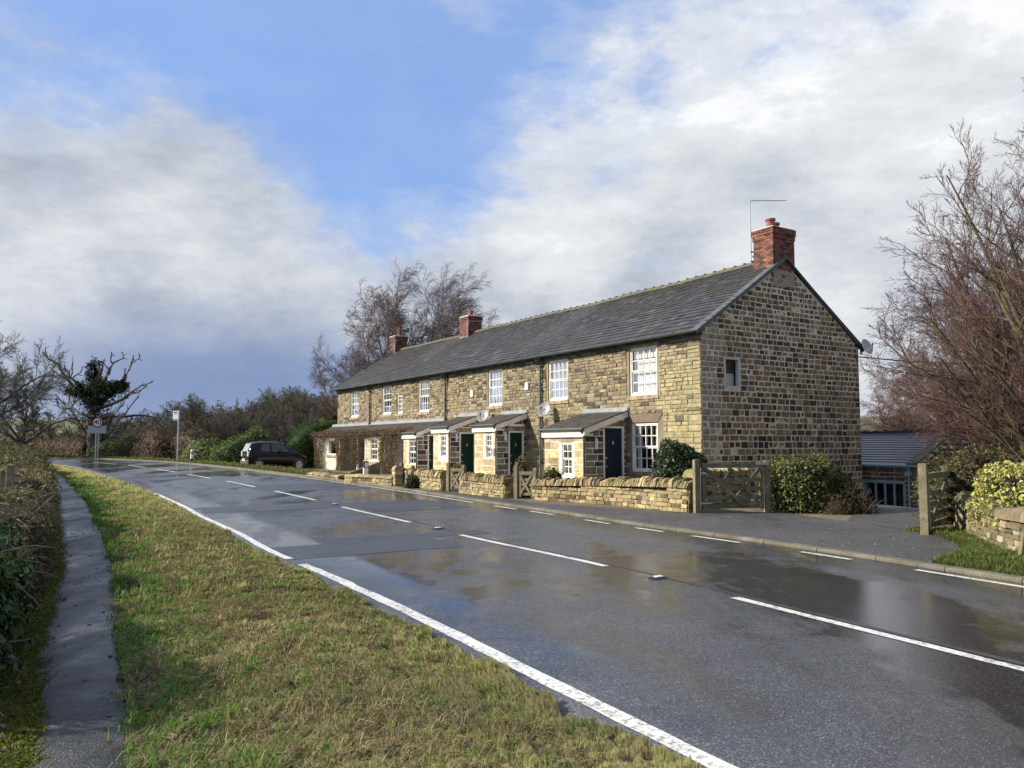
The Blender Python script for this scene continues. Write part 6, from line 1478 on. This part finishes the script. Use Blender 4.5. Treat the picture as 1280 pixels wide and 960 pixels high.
# moss strip and short grass left of the path
r=np.random.default_rng(90); n=42000; u=r.random(n); y=(2.6**-.6+u*(26**-.6-2.6**-.6))**(-1/.6); x=pathL(y)+.10+.07*np.sin(y*2.1)*np.sin(y*5.3)-np.abs(r.normal(0,.22,n)); k=(pathL(y)-x)<.62; x,y=x[k],y[k]
tag(link('moss',grass_mesh(x,y,r,.022,.010,'moss',.6,lambda x,y,r:np.array([(.11,.14,.012),(.15,.17,.02),(.06,.09,.015),(.18,.17,.03)])[r.integers(0,4,len(x))]*r.uniform(.7,1.2,(len(x),1))),MAT['grass']),kind='stuff')
r=np.random.default_rng(190); n=26000; u=r.random(n); y=(2.6**-.6+u*(22**-.6-2.6**-.6))**(-1/.6); x=pathR(y)-.09-.06*np.sin(y*1.7)*np.sin(y*4.9)+np.abs(r.normal(0,.16,n))
tag(link('moss',grass_mesh(x,y,r,.020,.010,'moss',.6,lambda x,y,r:np.array([(.11,.14,.012),(.12,.15,.02),(.06,.09,.015),(.15,.13,.04)])[r.integers(0,4,len(x))]*r.uniform(.7,1.2,(len(x),1))),MAT['grass']),kind='stuff')
# green verge grass by the curved wall, far verge and in the plots
r=np.random.default_rng(91); n=60000; f=r.random(n); g=r.random(n)
WQ=np.array([(8.15,14.2),(7.6,13.4),(7.2,12.4),(6.85,11.3),(6.7,10.4),(6.65,9.2),(6.9,7.8)]); KQ=np.array([(6.95,14.3),(7.05,13.3),(6.75,12.2),(6.15,11.1),(5.35,10.35),(6.05,8.9),(6.9,7.6)])
ii=f*6; k=np.minimum(ii.astype(int),5); fr=(ii-k)[:,None]; a=WQ[k]*(1-fr)+WQ[k+1]*fr; b=KQ[k]*(1-fr)+KQ[k+1]*fr; P=a*(1-g[:,None])+b*g[:,None]
sd_=sdist(P[:,0],P[:,1]); P=P[sd_>3.72]
tag(link('grass',grass_mesh(P[:,0],P[:,1],r,.075,.011,'grass',.5,lambda x,y,r:np.array([(.10,.17,.03),(.14,.20,.035),(.26,.24,.09),(.08,.11,.025),(.22,.17,.09)])[:4][r.integers(0,4,len(x))]*r.uniform(.75,1.2,(len(x),1))),MAT['grass']),kind='stuff')
r=np.random.default_rng(92); n=32000; ss=r.uniform(A(520,600),A(110,569.5),n); oo=3.75+np.abs(r.normal(0,1.0,n)); x=np.interp(ss,CARC,CS[:,0])+np.interp(ss,CARC,CNr[:,0])*oo; y=np.interp(ss,CARC,CS[:,1])+np.interp(ss,CARC,CNr[:,1])*oo
tag(link('grass',grass_mesh(x,y,r,.10,.035,'grass',.5,lambda x,y,r:np.array([(.14,.17,.03),(.20,.20,.06),(.10,.13,.025),(.16,.12,.06)])[r.integers(0,4,len(x))]*r.uniform(.75,1.2,(len(x),1))),MAT['grass']),kind='stuff')
# coarser tufts and clumps standing out of the mown verge
r=np.random.default_rng(611); cx_,cy_=blades(2200,2.8,30,0,0,0,611,1.35); kk=28
x=np.repeat(cx_,kk)+r.normal(0,.035,len(cx_)*kk)*(1+np.repeat(cy_,kk)*.04); y=np.repeat(cy_,kk)+r.normal(0,.035,len(cx_)*kk)*(1+np.repeat(cy_,kk)*.04)
tn=r.integers(0,4,len(cx_)); gp_=(cx_-pathR(cy_))*.87<.15+.5*r.random(len(cx_)); tn=np.where(gp_&(r.random(len(cx_))<.85),0,tn); tone=np.repeat(tn,kk); ok=x<np.interp(y,EY,EX)+.06; x,y,tone=x[ok],y[ok],tone[ok]
TC=np.array([(.11,.23,.03),(.40,.35,.17),(.24,.24,.08),(.20,.14,.075)])
tag(link('grass_tufts',grass_mesh(x,y,r,.085,.0012*y+.0016,'grass_tufts',.75,lambda x,y,r:TC[tone]*r.uniform(.7,1.35,(len(x),1))),MAT['grass']),kind='stuff')
r=np.random.default_rng(612); cx_,cy_=blades(700,2.8,22,0,0,0,612,1.35); kk=26; ll=np.repeat(r.uniform(0,6.28,len(cx_)),kk)
x=np.repeat(cx_,kk)+r.normal(0,.06,len(cx_)*kk); y=np.repeat(cy_,kk)+r.normal(0,.06,len(cx_)*kk); ok=x<np.interp(y,EY,EX)+.03; x,y,ll=x[ok],y[ok],ll[ok]; n=len(x)
az=ll+r.normal(0,.45,n); L=r.uniform(.04,.11,n); w_=.0016+.00014*y; z=Hf(x,y)+r.uniform(.02,.07,n); dx,dy=np.cos(az)*L,np.sin(az)*L; qx,qy=-np.sin(az)*w_,np.cos(az)*w_; tz=r.normal(0,.015,n)
V=np.stack([np.stack([x-qx,y-qy,z],1),np.stack([x+qx,y+qy,z],1),np.stack([x+dx+qx,y+dy+qy,z+tz],1),np.stack([x+dx-qx,y+dy-qy,z+tz],1)],1).reshape(-1,3); i=np.arange(n)*4
tag(link('cut_grass',npmesh('cut_grass',V,[np.stack([i,i+1,i+2,i+3],1)],[np.array([(.34,.27,.15),(.22,.16,.09),(.13,.09,.05)])[r.integers(0,3,n)]*r.uniform(.7,1.2,(n,1))]),MAT['grass']),kind='stuff')
# loose grit on the pavement and along both road edges
r=np.random.default_rng(613); n=2600; ss=r.uniform(A(1280,731)-2,A(640,632),n); oo=3.75+r.uniform(0,1,n)**1.2*3.2; x=np.interp(ss,CARC,CS[:,0])+np.interp(ss,CARC,CNr[:,0])*oo; y=np.interp(ss,CARC,CS[:,1])+np.interp(ss,CARC,CNr[:,1])*oo; z=Hf(x,y)+.024
n2=2400; s2=r.uniform(0,A(250,640),n2); o2=-3.50+near_in(s2)+np.abs(r.normal(0,.09,n2)); x2=np.interp(s2,CARC,CS[:,0])+np.interp(s2,CARC,CNr[:,0])*o2; y2=np.interp(s2,CARC,CS[:,1])+np.interp(s2,CARC,CNr[:,1])*o2
x=np.concatenate([x,x2]); y=np.concatenate([y,y2]); z=np.concatenate([z,zr(y2)+.008])
V,Fq,c=leaves(np.stack([x,y,z],1),np.tile((0,0,1.),(len(x),1)),.020,[(.30,.27,.22),(.18,.16,.13),(.10,.08,.06),(.36,.33,.28)],r,asp=.8,jit=.3,fold=.3); tag(link('gravel',npmesh('gravel',V,[Fq],[c]),MAT['dryleaf']),kind='stuff')
# fallen leaves
r=np.random.default_rng(93); n=1500; u=r.random(n); y=3+u**1.5*14; x=pathL(y)-.05-np.abs(r.normal(.35,.18,n)); 
n2=60; y2=3+r.random(n2)**1.3*12; x2=pathL(y2)+r.random(n2)*.75*(pathR(y2)-pathL(y2)+.2); n3=260; y3=3+r.random(n3)**1.3*9; x3=pathR(y3)+np.abs(r.normal(0,.45,n3))
x=np.concatenate([x,x2,x3]); y=np.concatenate([y,y2,y3]); z=np.maximum(Hf(x,y),zr(y)*0-9)+.018; z[len(z)-n3-n2:len(z)-n3]=zr(y2)+.018; z[-n3:]+=.03
V,Fq,c=leaves(np.stack([x,y,z],1),np.tile((0,0,1.),(len(x),1)),.052,[(.12,.075,.045),(.20,.15,.10),(.07,.045,.03),(.26,.22,.17)],r,asp=.6,jit=.3); tag(link('fallen_leaves',npmesh('fallen_leaves',V,[Fq],[c]),MAT['dryleaf']),kind='stuff')
